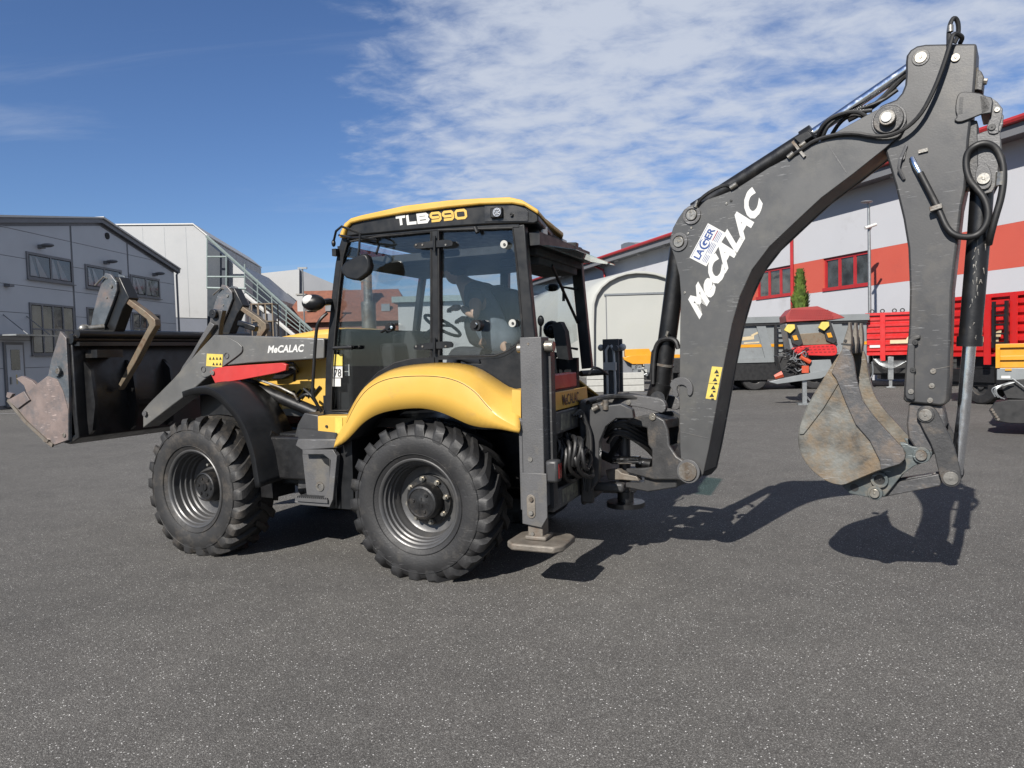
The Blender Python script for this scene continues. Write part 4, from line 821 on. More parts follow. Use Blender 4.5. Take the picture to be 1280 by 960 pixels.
def build_person():
    hip = (.30, 1.12, 1.74); ch_ = MA(596, 378, 1.12); nk = MA(579, 353, 1.12); hd = MA(569, 338, 1.12)
    shn, shf = MA(594, 363, .93), (MA(594, 363, .93)[0], 1.32, MA(594, 363, .93)[2]); eln, wrn = MA(594, 397, .86), MA(577, 384, .93); elf, wrf = (shf[0]-.12, 1.40, shf[2]-.28), (-.20, 1.32, 2.12)
    bod = [(hip, .18), ((.22, 1.12, 1.95), .17), (ch_, .185), (nk, .066), (hd, .065), (shn, .075), (eln, .048), (wrn, .030), (shf, .075), (elf, .048), (wrf, .03), ((.28, 1.02, 1.72), .095), ((-.18, .98, 1.80), .072), ((-.24, .98, 1.36), .045), ((.28, 1.22, 1.72), .095), ((-.18, 1.26, 1.80), .072), ((-.24, 1.26, 1.36), .045)]
    ed = [(0, 1), (1, 2), (2, 3), (3, 4), (2, 5), (5, 6), (6, 7), (2, 8), (8, 9), (9, 10), (0, 11), (11, 12), (12, 13), (0, 14), (14, 15), (15, 16)]
    skinned('body', bod, ed, m_skin)
    mid_n = tuple((shn[k]*.35+eln[k]*.65) for k in range(3)); mid_f = tuple((shf[k]*.35+elf[k]*.65) for k in range(3))
    skinned('shirt', [(hip, .205), ((.22, 1.12, 1.95), .20), (ch_, .215), (tuple(nk[k]*.75+ch_[k]*.25 for k in range(3)), .075), (shn, .10), (mid_n, .075), (shf, .10), (mid_f, .075)], [(0, 1), (1, 2), (2, 3), (2, 4), (4, 5), (2, 6), (6, 7)], m_shirt)
    skinned('trousers', [((.30, 1.12, 1.70), .155), ((.26, 1.02, 1.71), .105), ((-.19, .98, 1.80), .083), ((-.24, .98, 1.40), .058), ((.26, 1.22, 1.71), .105), ((-.19, 1.26, 1.80), .083), ((-.24, 1.26, 1.40), .058)], [(0, 1), (1, 2), (2, 3), (0, 4), (4, 5), (5, 6)], m_trs)
    h = MB(); h.sphere(hd, .106, 18, 14, (1.0, .80, 1.22)); h.tube([(hd[0]-.085, hd[1], hd[2]+.025), (hd[0]-.118, hd[1], hd[2]-.02), (hd[0]-.092, hd[1], hd[2]-.03)], .014, 8)
    for s_ in (-1, 1): h.sphere((hd[0]+.012, hd[1]+s_*.078, hd[2]-.005), .026, 8, 6, (.6, .35, 1.1)); h.sphere((hd[0]-.088, hd[1]+s_*.032, hd[2]+.022), .012, 8, 6)
    h.tube([(hd[0]-.086, hd[1]-.024, hd[2]-.058), (hd[0]-.092, hd[1], hd[2]-.058), (hd[0]-.086, hd[1]+.024, hd[2]-.058)], .007, 6)
    o = bpy.data.objects.new('head', mesh_of('head', h, m_skin)); COL.objects.link(o); o.parent = PER
    hr_ = MB(); hr_.sphere((hd[0]+.016, hd[1], hd[2]+.026), .112, 18, 12, (.98, .86, 1.12)); o = bpy.data.objects.new('hair', mesh_of('hair', hr_, m_hair)); COL.objects.link(o); o.parent = PER
    for wr_, dirx in ((wrn, -1), (wrf, -1)):
        w_ = Vector(wr_); ch = [(tuple(w_), .026), (tuple(w_ + Vector((dirx*.05, 0, .0))), .034), (tuple(w_ + Vector((dirx*.085, 0, -.005))), .034)]; ed2 = [(0, 1), (1, 2)]
        for f_ in range(4):
            y_ = (f_-1.5)*.019; L_ = (.028, .033, .031, .024)[f_]; i0 = len(ch)
            ch += [(tuple(w_ + Vector((dirx*.10, y_, -.004))), .0095), (tuple(w_ + Vector((dirx*(.10+L_), y_, -.016))), .0088), (tuple(w_ + Vector((dirx*(.104+L_), y_, -.046))), .008)]; ed2 += [(2, i0), (i0, i0+1), (i0+1, i0+2)]
        i0 = len(ch); ch += [(tuple(w_ + Vector((dirx*.045, -.042, -.012))), .011), (tuple(w_ + Vector((dirx*.075, -.052, -.034))), .009)]; ed2 += [(1, i0), (i0, i0+1)]
        skinned('hand', ch, ed2, m_skin, lv=1)
build_person()
# TLB990 on the roof band
def strokes(mb, fr, letters, O, EX, EY, y, th):
    # O origin (x,z); EX one letter box right; EY up; letters: list of polylines in unit boxes
    for i, (off, wd, lines) in enumerate(letters):
        for j, ln in enumerate(lines):
            pts = [(O[0]+EX[0]*(off+p[0]*wd)+EY[0]*p[1], O[1]+EX[1]*(off+p[0]*wd)+EY[1]*p[1]) for p in ln]
            closed = ln[0] == ln[-1]; n = len(pts); A = []; Bp = []
            for k in range(n):
                if closed: a, b = pts[(k-1) % (n-1)], pts[(k+1) % (n-1)] if k < n-1 else pts[1]
                else: a, b = pts[max(k-1, 0)], pts[min(k+1, n-1)]
                c_ = pts[k]
                d1 = (Vector(c_)-Vector(a)); d2 = (Vector(b)-Vector(c_))
                if d1.length < 1e-6: d1 = d2
                if d2.length < 1e-6: d2 = d1
                d1.normalize(); d2.normalize(); nn = Vector((-(d1.y+d2.y), d1.x+d2.x)); nn.normalize(); c2 = max(.6, nn.dot(Vector((-d1.y, d1.x))))
                A.append((c_[0]+nn.x*th/2/c2, c_[1]+nn.y*th/2/c2)); Bp.append((c_[0]-nn.x*th/2/c2, c_[1]-nn.y*th/2/c2))
            yy = y - .0004*(j % 3)
            mb.add([(p[0], yy, p[1]) for p in A] + [(p[0], yy, p[1]) for p in Bp], [(k, k+1, n+k+1, n+k) for k in range(n-1)])
O = P((496,282), y=.196)[0]; X_ = P((584,273), y=.196)[0]; Y_ = P((494.5,270.5), y=.196)[0]
EX = ((X_[0]-O[0])/6.2, (X_[1]-O[1])/6.2); EY = (Y_[0]-O[0], Y_[1]-O[1])
T_ = [(.0, .85, [[(0,.9),(1,.9)], [(.5,.9),(.5,0)]]), (1.05, .75, [[(0,1),(0,.1),(1,.1)]]), (2.0, .85, [[(.0,.1),(.0,.9),(.8,.9),(.95,.75),(.85,.52),(1,.3),(.85,.1),(.0,.1)], [(.05,.52),(.85,.52)]])]
Nn = [(3.12, .82, [[(.02,.1),(.85,.1),(1,.25),(1,.75),(.85,.9),(.15,.9),(.0,.75),(.0,.6),(.15,.45),(.98,.45)]]), (4.2, .82, [[(.02,.1),(.85,.1),(1,.25),(1,.75),(.85,.9),(.15,.9),(.0,.75),(.0,.6),(.15,.45),(.98,.45)]]), (5.28, .85, [[(.15,.1),(.85,.1),(1,.25),(1,.75),(.85,.9),(.15,.9),(.0,.75),(.0,.25),(.15,.1)]])]
t_ = MB(); strokes(t_, MF, T_, O, EX, EY, .196, .024); part('model_letters', t_, m_white, cabf, MF, smooth=0)
t_ = MB(); strokes(t_, MF, Nn, O, EX, EY, .196, .020); part('model_numbers', t_, m_yprint, cabf, MF, smooth=0)
# ------------------------------------------------------------------ loader arms and cylinders
armuv = [(267,418.6),(300,419.5),(405,423),(405,448),(340,452),(310,454),(282,457),(272,463),(256,474),(238,490),(215,507),(178.6,535),(178.5,513),(186,504),(215,475),(245,442)]
def pin(u, v, r, y, fr=None, th=.04, mat=m_pin, parent=None, collar=None, cmat=None, name='pin'):
    fr = fr or MF; p = fr.at(u, v, y)
    if collar:
        c_ = MB(); c_.cyly(p[0], p[2], collar, y-th*.5, y, 24); part('collar', c_, cmat or m_grey2, parent or TLB, fr, bevel=.003)
    b = MB(); b.cyly(p[0], p[2], r, y-th, y, 18); b.cyly(p[0], p[2], r*.25, y-th-.004, y-th, 8); return part(name, b, mat, parent or TLB, fr, bevel=.002)
for k, ya in enumerate((.42, 1.76)):
    arm = part('loader_arm', MB().prism(P(*armuv, y=.42), ya, ya+.20), m_arm, bevel=.01)
    if k == 0:
        AM = arm
        cov = MB().prism(smoothline(P((267,421),(283,420),(302,431),(303,439),(298,444),(280,457),(262,470),(254,472),(249,467),(258,448), y=.405), 1, True), .405, .42); part('knee_plate', cov, m_arm, arm, MF, bevel=.004)
        for (uu, vv, rr) in ((283,444.5,.030),(254,461.5,.030)):
            p = MF.at(uu, vv, .40); b = MB(); b.ring(p[0], p[2], rr*.8, rr, .398, .405, 20); part('boss_ring', b, m_grey2, arm, MF)
        b = MB().prism(P((258.5,442),(278.5,443),(277.5,459),(257.5,457.5), y=.40), .4005, .4025); part('sticker', b, m_stick, arm, MF)
        b = MB()
        for r_i in range(2):
            for cix in range(4):
                if r_i == 1 and cix == 0: continue
                a_, b_ = 261+cix*4.3, 446+r_i*7
                b.prism(P((a_, b_+3.5),(a_+1.5, b_),(a_+3, b_+3.5), y=.398), .3975, .3985)
        part('sticker_symbols', b, m_kprint, arm, MF)
        t_ = MB(); lettering(t_, 'MeCALAC', P((334.5,441.5), y=.418)[0], P((379,440), y=.418)[0], P((336,432), y=.418)[0], .417, .035); part('brand_letters', t_, m_white, arm, MF, smooth=0)
pin(182, 517, .028, .415, th=.02, mat=m_grey2, parent=AM)
st_ = MB().prism(P((262,464.5),(270,460),(282,458),(352,453.5),(358,456),(357,463),(347,466),(300,475),(269,479.5), y=.36), .36, .40); rs_ = part('lift_strut', st_, m_red, bevel=.004)
pin(266.5, 466, .022, .36, th=.015, mat=m_steel, parent=rs_)
cl = MB(); cl.tube([MF.at(312, 481, .50), MF.at(398, 517, .50)], .056, 16); cyl = part('lift_cylinder', cl, m_blkp)
cl = MB(); cl.tube([MF.at(265, 468, .52), MF.at(312, 481, .50)], .03, 14); part('lift_rod', cl, m_chr, cyl, MF)
cl = MB(); cl.tube([MF.at(308, 479.3, .50), MF.at(319, 484, .50)], .064, 16); part('gland', cl, m_grey, cyl, MF)
cl = MB(); cl.tube([MF.at(322, 474, .43), MF.at(350, 484, .42), MF.at(368, 493, .42), MF.at(372, 500, .44)], .012, 8); part('steel_pipe', cl, m_steel, cyl, MF)
ho = MB()
for (a_, b_, c_) in (((352,457),(366,452),(372,462)), ((356,462),(370,458),(368,476)), ((372,500),(385,490),(396,505)), ((360,500),(378,504),(390,512)), ((380,486),(392,496),(398,508))):
    ho.tube(smoothline([MF.at(a_[0], a_[1], .5), MF.at(b_[0], b_[1], .46), MF.at(c_[0], c_[1], .55)], 2), .013, 7)
part('loader_hose', ho, m_hose)
ho = MB(); ho.prism(P((338,474),(352,460),(366,458),(369,466),(352,474), y=.60), .60, .66); part('loader_bracket', ho, m_blkp, bevel=.008)
# front linkage tower with folded clamp (knuckle above the arm)
tl = MB().prism(P((264,386),(278,388),(275,402),(273,419),(263,419), y=.60), .60, .66); tw = part('lever_plate', tl, m_grey, bevel=.006)
tl = MB().prism(P((239,442),(262,402),(268,406),(250,432),(232,462),(222,470),(228,458), y=.55), .55, .61); part('tilt_link', tl, m_grey2, tw, MF, bevel=.006)
tl = MB(); tl.prism(ribbon(P((300,404),(322,411), y=.9), .06), .86, .92); part('tilt_arm', tl, m_blkp, tw, MF, bevel=.01)
pin(269, 392.5, .045, .60, mat=m_blkp, parent=tw)
# ------------------------------------------------------------------ loader bucket (four-in-one), its back towards us
bk = MB(); xb = -4.0
side = P((75,414),(82.5,422.5),(86,490),(86,550),(65,557.5),(59,551),(32,527),(10,500),(35,490),(46,480),(60,469),(64,450), y=0)
bo = MB().prism(side, 0, .035); LB = part('loader_bucket', bo, m_fbkt, bevel=.004)
b = MB().prism(side, 2.40, 2.435); part('far_side', b, m_fbkt, LB, MF)
b = MB(); zt, zb = MF.at(85, 420, 0)[2], MF.at(86, 550, 0)[2]
back = [(-4.02, zt+.0), (-3.99, zt-.04), (-3.98, zb+.25), (-3.96, zb+.02), (-4.1, zb-.05), (-4.6, zb+.02), (-4.60, zb+.05), (-4.1, zb-.01), (-4.02, zb+.05), (-4.04, zb+.3), (-4.06, zt)]
b.prism(back, .035, 2.40); part('back_plate', b, m_blkp, LB, MF, bevel=.01)
b = MB()
for yy in (.14, .62, 1.1, 1.75, 2.25): b.prism([(-3.985, zt-.25), (-3.88, zt-.35), (-3.84, zb+.35), (-3.90, zb+.08), (-3.985, zb+.02)], yy, yy+.035)
b.box(-3.985, -3.93, .6, 2.0, zb+.30, zb+.36); b.box(-3.99, -3.90, .05, 2.38, zt-.10, zt-.06)
part('back_rib', b, m_blkp, LB, MF)
b = MB(); b.tube([(-3.93, .05, zt+.02), (-3.93, 2.40, zt+.02)], .045, 12); b.tube([(-3.99, .02, zt-.03), (-3.99, 2.42, zt-.03)], .05, 12); part('top_tube', b, m_blkp, LB, MF)
wp = MB().prism(P((10.5,500),(35,490.5),(46,480.5),(60,470),(72,474),(79,488),(85.5,512),(85.5,549.5),(65,557),(59.5,550.5),(32,526.5), y=0), -.0035, .001); part('wear_plate', wp, m_pink, LB, MF)
b = MB(); b.prism(P((20,473),(27,470),(40,476),(47,484),(38,490),(33,491),(30,482), y=.30), .3, .34); b.prism(P((10,500),(30,489),(37,500),(30,505),(22,511), y=-.02), -.022, .0); b.prism(P((13,490),(20,492),(16,498),(12,496), y=.6), .56, .60)
part('bucket_tooth', b, m_pink, LB, MF, bevel=.003)
b = MB(); b.prism(ribbon(P((10,500),(32,527),(59,552),(66,557), y=-.012), .035), -.02, .0); b.prism(P((54,548),(61,550),(60,553),(55,552), y=-.02), -.03, -.0); part('cutting_edge', b, m_edge, LB, MF)
pin(73, 464, .055, -.001, th=.03, mat=m_fbkt, parent=LB); pin(73, 464, .03, -.03, th=.012, mat=m_steel, parent=LB); pin(81, 544, .022, -.001, th=.012, mat=m_steel, parent=LB)
b = MB(); b.tube([MF.at(94, 450, .3), MF.at(94, 488, .3)], .035, 10); b.tube([MF.at(94, 488, .3), MF.at(94, 545, .3)], .075, 12); b.box(-3.97, -3.80, .16, .45, zb+.82, zb+.90); cy_ = part('clam_cylinder', b, m_blkp, LB, MF)
b = MB(); b.tube([MF.at(93.5, 455, .22), MF.at(93.5, 487, .22)], .028, 10); part('clam_rod', b, m_steel, LB, MF)
# pallet forks folded up on the bucket
def fork(y, dx):
    def S(*uv): return [(x+dx, z) for x, z in P(*uv, y=.42)]
    pl = MB().prism(S((131,341),(138,343),(145,352),(146,362),(140,380),(129,409),(124,414),(113,411),(116,392),(122,368)), y, y+.03); pl.prism(S((131,341),(138,343),(145,352),(146,362),(140,380),(129,409)), y+.155, y+.18)
    fk = part('pallet_fork', pl, m_fbkt, bevel=.006)
    bx = MB().prism(S((139,345),(146,346),(158,372),(150,386),(140,414),(126,414),(132,396)), y+.031, y+.154); part('fork_carrier', bx, m_blkp, fk, MF, bevel=.008)
    tn = MB(); o_ = S((148,370),(153,371),(178,389),(189,399),(190,407),(182,420),(165,453),(144,488),(143,482),(159,450),(182,406),(179,399),(147,374)); tn.prism(o_, y+.04, y+.11); part('fork_tine', tn, m_fork, fk, MF, bevel=.006)
    pp = MB(); p = S((139.5,358))[0]; pp.cyly(p[0], p[1], .018, y-.012, y); p = S((133.5,372))[0]; pp.cyly(p[0], p[1], .011, y-.008, y); part('pin', pp, m_pin, fk, MF)
    pp = MB(); a_, b_ = S((121,357))[0], S((132,346))[0]; pp.tube([(a_[0], y-.02, a_[1]), (b_[0], y-.02, b_[1]), (b_[0]+.02, y+.0, b_[1]-.02)], .009, 6); part('latch_wire', pp, m_steel, fk, MF)
fork(.42, 0); fork(2.02, 0)
b = MB(); p = MF.at(109, 411, .3); b.sphere((p[0], .27, p[2]), .05, 12, 8, (.9, 1.2, 1)); b.tube([(p[0], .27, p[2]), (p[0]+.1, .42, p[2]+.02)], .03, 10); part('hinge_knob', b, m_pin, LB, MF)
# ------------------------------------------------------------------ rear frame and stabilisers
def stabil(y, far=False):
    s_ = 1 if not far else -1; ya, yb = (y, y+.165) if not far else (y-.165, y)
    zt_, zb_ = 1.895, .545; x0, x1 = .862, 1.03
    lm_ = MB().box(x0, x1, ya, yb, zb_+.1, zt_) if not far else MB().box(x0, x1, ya, ya+.02, zb_+.1, zt_).box(x0, x1, yb-.02, yb, zb_+.1, zt_).box(x0, x0+.04, ya+.0205, yb-.0205, zb_+.1, zt_-.001)
    leg = part('stabiliser', lm_, m_grey2, bevel=.006)
    b = MB().prism([(x0-.01, .90), (x1+.02, .90), (x1+.02, .58), (x0+.14, .50), (x0-.01, .52)], ya-.012, ya); b.box(x0-.025, x0, ya, yb, .62, 1.30); part('guide_plate', b, m_grey2, leg, MF, bevel=.004)
    b = MB(); b.box(x0+.02, x1-.03, ya+.02, yb-.02, .40, .70); part('inner_leg', b, m_edge, leg, MF, bevel=.006)
    b = MB(); b.hprism([(x0-.12, ya-.05), (x0-.06, ya-.12), (x1+.10, ya-.12), (x1+.15, ya-.06), (x1+.15, yb+.06), (x1+.10, yb+.12), (x0-.06, yb+.12), (x0-.12, yb+.06)], .345, .395); b.box(x0-.0, x1, ya, yb, .395, .43); part('foot_pad', b, m_edge, leg, MF, bevel=.012)
    if not far:
        p = MF.at(664, 633, ya-.012); b = MB().prism([(p[0]+.034*cos(t) , p[2]+(.055 if sin(t) > 0 else -.055)+.034*sin(t)) for t in [k*2*pi/24 for k in range(24)]], ya-.018, ya-.012); sp_ = part('slot_plate', b, m_edge, leg, MF, bevel=.003)
        b = MB()
        for vv in (624, 641): pp = MF.at(664, vv, ya-.02); b.cyly(pp[0], pp[2], .017, ya-.034, ya-.018, 10)
        b2 = MF.at(663, 574, ya); b.cyly(b2[0], b2[2], .018, ya-.008, ya, 14); b2 = MF.at(660, 430, ya); b.cyly(b2[0], b2[2], .010, ya-.003, ya, 10)
        b2 = MF.at(666, 667, ya+.02); b.cyly(b2[0], b2[2], .013, ya+.008, ya+.02, 10)
        part('bolt', b, m_steel, leg, MF)
        b = MB(); b.tube([(x1+.0, ya+.08, zt_-.07), (x1+.07, ya+.08, zt_-.07)], .042, 16); b.tube([(x0-.05, ya+.08, zt_-.08), (x0, ya+.08, zt_-.08)], .035, 14); part('pivot_boss', b, m_pin, leg, MF, bevel=.006)
        b = MB(); b.box(x1, x1+.03, ya+.11, ya+.20, .62, 1.80); part('rear_rail', b, m_grey, leg, MF)
        b = MB(); b.box(x1+.005, x1+.10, ya+.0, ya+.11, .83, .995); tl_ = part('tail_light', b, m_grey, leg, MF, bevel=.02)
        b = MB(); b.box(x1+.095, x1+.104, ya+.03, ya+.09, .86, .965); part('tail_lens', b, m_redl, leg, MF)
    else:
        b = MB()
        for xx in (x0+.045, x1-.045): b.tube([(xx, ya-.03, .95), (xx+.01, ya-.035, 1.45), (xx, ya-.03, 1.78), (xx+(.03 if xx < .95 else -.03), ya-.02, 1.83)], .014, 8)
        b.box(x0+.02, x1-.02, ya-.06, ya-.015, 1.58, 1.66); b.box(x0+.03, x1-.03, ya-.05, ya-.001, 1.20, 1.28)
        for xx in (x0-.03, x1+.03): b.sphere((xx, ya+.05, 1.81), .035, 10, 8)
        part('hose_set', b, m_white, leg, MF)
        b = MB(); b.tube([(x1-.02, ya-.06, 1.80), (x1-.02, yb+.07, 1.80)], .03, 12); part('pivot_boss', b, m_grey2, leg, MF)
    return leg
stabil(.0); stabil(2.38, True)
b = MB(); b.box(.90, 1.04, .168, 2.21, 1.15, 1.325); b.box(.90, 1.04, .168, 2.21, .575, .735); b.box(.88, .93, .20, 2.2, .735, 1.15); fr_ = part('slide_frame', b, m_grey2, bevel=.012)
b = MB(); b.prism([(0,0)]*0 or [(1.04,1.175),(1.043,1.175),(1.043,1.30),(1.04,1.30)], .36, .70); b.prism([(1.04,.60),(1.043,.60),(1.043,.715),(1.04,.715)], .36, .74); part('worn_rail', b, m_wear, fr_, MF)
rp = MB(); rp.box(.86, .94, .30, 1.10, 1.475, 1.60); part('rear_panel', rp, m_red, TLB, MF, bevel=.01)
ln = MB(); ln.prism([(.98, 1.335), (.98, 1.465), (1.03, 1.475), (1.04, 1.335)], .24, 1.10); np_ = part('name_bar', ln, m_yel, bevel=.006)
t_ = MB(); V, F_ = text_verts('MeCALAC', .008); xs = [v[0] for v in V]; ys = [v[1] for v in V]
t_.add([(1.0425-.003*(v[1]-min(ys))/(max(ys)-min(ys))*2 , .42 + (v[0]-min(xs))/(max(xs)-min(xs))*.42, 1.362+(v[1]-min(ys))/(max(ys)-min(ys))*.085) for v in V], F_); part('brand_letters', t_, m_kprint, np_, MF, smooth=0)
# carriage, kingpost, hoses
b = MB(); b.box(1.045, 1.09, .80, 1.60, .50, 1.38); b.box(1.09, 1.36, 1.0, 1.40, 1.26, 1.34); b.box(1.09, 1.36, 1.0, 1.40, .58, .66); b.box(1.05, 1.16, .78, .84, .52, 1.36); cg = part('carriage', b, m_dkgrey, bevel=.02)
b = MB().prism(P((737,512),(750,508),(776,505),(790,512),(792,523),(770,523),(757,533),(749,552),(748,600),(737,615), y=.72), .72, .80); part('carriage_plate', b, m_grey, cg, MF, bevel=.006)
b = MB(); b.tube([(1.33, 1.19, .46), (1.33, 1.19, 1.42)], .05, 16); part('swing_pin', b, m_dkgrey, cg, MF, bevel=.006)
b = MB(); b.tube([(1.33, 1.19, .43), (1.33, 1.19, .47)], .165, 24); b.tube([(1.33, 1.19, .47), (1.33, 1.19, .56)], .07, 16); part('lower_plate', b, m_blkp, cg, MF)
def BP(uv, ya, yb, sm=0):
    o = BF.pts(uv, ya)
    if sm: o = smoothline(o, sm, True)
    return MB().prism(o, ya, yb)
kp = q(ZA8, (485,400),(560,380),(600,378),(640,400),(655,440),(660,500),(690,545),(730,572),(762,580),(778,600),(775,630),(755,648),(735,650),(690,640),(600,640),(490,612),(485,595),(560,592),(590,588),(590,520),(575,500),(570,432),(485,415))
KP = part('kingpost', BP(kp, -.19, -.155, 0), m_dkgrey, TLB, BF, bevel=.012)
o = BP(kp, -.19, -.155); o.v = [(a_, -b_, c_) for a_, b_, c_ in o.v]; part('kingpost_plate', o, m_dkgrey, KP, BF)
b = MB(); kk = BF.pts(q(ZA8, (560,592),(690,610),(690,670),(575,688),(485,670),(485,650),(560,650)), -.14); b.prism(kk, -.14, .14)
kk = BF.pts(q(ZA8, (560,385),(640,400),(640,440),(570,430),(490,425),(490,405)), -.15); b.prism(kk, -.15, .15); b.prism(BF.pts(q(ZA8, (590,520),(650,505),(680,560),(640,590),(590,590)), -.15), -.15, .15); part('kingpost_body', b, m_dkgrey, KP, BF, bevel=.01)
pin(861, 589, .075, -.19, BF, .03, m_steel, KP, .095, m_grey2)
lev = MB().prism(smoothline(BF.pts(q(ZA8, (395,305),(420,296),(520,300),(600,310),(635,318),(648,345),(640,372),(610,368),(560,352),(430,332),(400,322)), -.17), 1, True), -.17, -.12); part('link_lever', lev, m_grey2, KP, BF, bevel=.006)
lev = MB().prism(smoothline(BF.pts(q(ZA8, (395,305),(420,296),(520,300),(600,310),(635,318),(648,345),(640,372),(610,368),(560,352),(430,332),(400,322)), -.17), 1, True), .12, .17); part('link_lever', lev, m_grey2, KP, BF, bevel=.006)
pin(786, 503, .022, -.17, BF, .01, m_steel, KP); pin(816, 521, .03, -.19, BF, .012, m_pin, KP)
b = MB(); b.tube([BF.at(768, 575, -.13), BF.at(800, 575, -.13)], .035, 14); part('swing_rod', b, m_chr, KP, BF)
b = MB(); b.tube([BF.at(797, 578, -.05), BF.at(815, 581, -.05)], .05, 14); b.tube([BF.at(752, 568, -.05), BF.at(768, 575, -.05)], .04, 12); b.prism(BF.pts(q(ZA8, (400,560),(455,475),(470,480),(420,570)), -.1), -.1, -.06); part('swing_cylinder', b, m_blkp, KP, BF)
b = MB().prism(BF.pts(q(ZA8, (405,600),(455,598),(470,612),(530,625),(540,645),(470,640),(415,640)), -.16), -.16, -.08); part('lower_lug', b, m_edge, KP, BF, bevel=.008)
b = MB(); rnd = random.Random(2)
for k in range(6):
    v0 = 527 + k*3.5; b.tube(smoothline([MF.at(756+rnd.uniform(-4,4), v0+rnd.uniform(-3,3)+6, 1.0), MF.at(768, v0-4+rnd.uniform(-4,4), .96), MF.at(785, v0-6+k*1.2, 1.0), MF.at(806, v0+4+k*2, 1.1), MF.at(818, v0+14+k*2.5, 1.2)], 2), .018, 8)
for k in range(9):
    u0 = 690 + k*4; b.tube(smoothline([MF.at(u0-6+rnd.uniform(-5,5), 545+rnd.uniform(-8,8), .32+k*.04), MF.at(u0+8, 550+rnd.uniform(-10,20), .30), MF.at(u0+rnd.uniform(-8,14), 590+rnd.uniform(-16,10), .30), MF.at(u0+22, 575+rnd.uniform(-30,30), .5), MF.at(735, 560+rnd.uniform(-25,30), .75)], 2), .017, 8)
for k in range(4): b.tube(smoothline([MF.at(716+k*3, 520, .6), MF.at(727, 510+k*4, .66), MF.at(737+k, 540, .68), MF.at(728+k*3, 590, .66), MF.at(731+k*2, 612+k, .66)], 2), .014, 8)
part('frame_hose', b, m_hose)
b = MB(); b.tube(smoothline([MF.at(733, 506, .8), MF.at(745, 500, .8), MF.at(775, 494, 1.0), MF.at(810, 500, 1.0)], 2), .02, 8); b.tube(smoothline([MF.at(735, 503, .7), MF.at(752, 498, .9), MF.at(790, 492, 1.1), MF.at(822, 504, 1.1)], 2), .018, 8)
b.tube(smoothline([MF.at(736, 468, 1.2), MF.at(742, 458, 1.3), MF.at(752, 462, 1.4), MF.at(760, 468, 1.6)], 2), .010, 6); b.tube([MF.at(726, 467, 1.9), MF.at(757, 465, 2.2)], .03, 8); part('upper_hose', b, m_hose)
b = MB(); b.tube([MF.at(741, 512, .7), MF.at(748, 508, .7)], .022, 10); b.tube([MF.at(752, 506, .75), MF.at(760, 502, .75)], .02, 10); b.tube([MF.at(757, 500, .72), MF.at(757, 512, .72)], .025, 12); part('fitting', b, m_steel)
# ------------------------------------------------------------------ boom
boom_uv = [(861,600),(852,588),(850,560),(849,503),(850,405),(851,370),(849,345),(842.5,320),(837,305),(838,296),(841,285),(847.5,273),(855,262),(864,256),(876,252),(900,244),(920,236),(960,210),(1027,175),(1090,140),(1105,133),(1120,133),(1130,142),(1133,155),(1126,168),(1107,185),(1067,217),(1027,247),(1000,272),(980,291),(962,308),(940,337),(925,370),(915,405),(905,455),(897,500),(886,560),(879,592),(872,600)]
outl = BF.pts(boom_uv, -.155)
BM = part('boom', MB().prism(outl, -.155, -.135), m_boom, TLB, BF, bevel=.005)
part('boom_side', MB().prism(outl, .135, .155), m_boom, BM, BF)
ins = [(x, z) for x, z in outl]
cx_ = sum(p[0] for p in ins)/len(ins); 
strip_in = smoothline(BF.pts([(1107,184),(1067,216),(1027,246),(1000,271),(962,307),(940,336),(925,369),(915,404),(905,454),(897,499),(886,559),(879,590)], -.155), 1)
b = MB(); b.prism(ribbon([(x-.012, z+.004) for x, z in strip_in], .02), -.135, .135); part('boom_underside', b, m_boom, BM, BF)
strip_out = smoothline(BF.pts([(851,500),(852,405),(853,370),(851,345),(845,320)], -.155), 1); b = MB(); b.prism(ribbon([(x+.10, z) for x, z in strip_out], .02), -.135, .135)
strip_out = smoothline(BF.pts([(880,254),(922,238),(962,212),(1028,177),(1060,160)], -.155), 1); b.prism(ribbon([(x, z-.02) for x, z in strip_out], .02), -.135, .135); part('boom_topside', b, m_boom, BM, BF)
for (u_, v_, r_, m_) in ((865,269,.048,m_pin),(849,302.5,.048,m_pin)):
    p = BF.at(u_, v_, -.155); b = MB(); b.ring(p[0], p[2], r_, r_+.025, -.168, -.155, 28); part('boss_ring', b, m_grey2, BM, BF, bevel=.003); pin(u_, v_, r_*.86, -.155, BF, .02, m_, BM)
for (u_, v_) in ((908,254.5),(914,251),(856,366),(864,285),(860,292)): pin(u_, v_, .010, -.155, BF, .006, m_pin if v_ > 250 and u_ != 914 else m_kprint, BM, name='bolt')
b = MB(); w0 = BF.pts([(1030,173.5),(1058,216)], -.157); b.prism(ribbon(w0, .006), -.158, -.155); b.prism(ribbon(BF.pts([(851,540),(886,548)], -.157), .006), -.158, -.155); part('weld_seam', b, m_grey2, BM, BF)
hk = MB().prism(smoothline(BF.pts(q(ZA8, (662,260),(675,238),(700,228),(735,232),(755,260),(755,290),(745,305),(732,298),(733,270),(715,258),(695,262),(690,282),(700,300),(690,312),(672,300),(676,280)), -.17), 1, True), -.175, -.155); part('lock_hook', hk, m_grey2, BM, BF, bevel=.004)
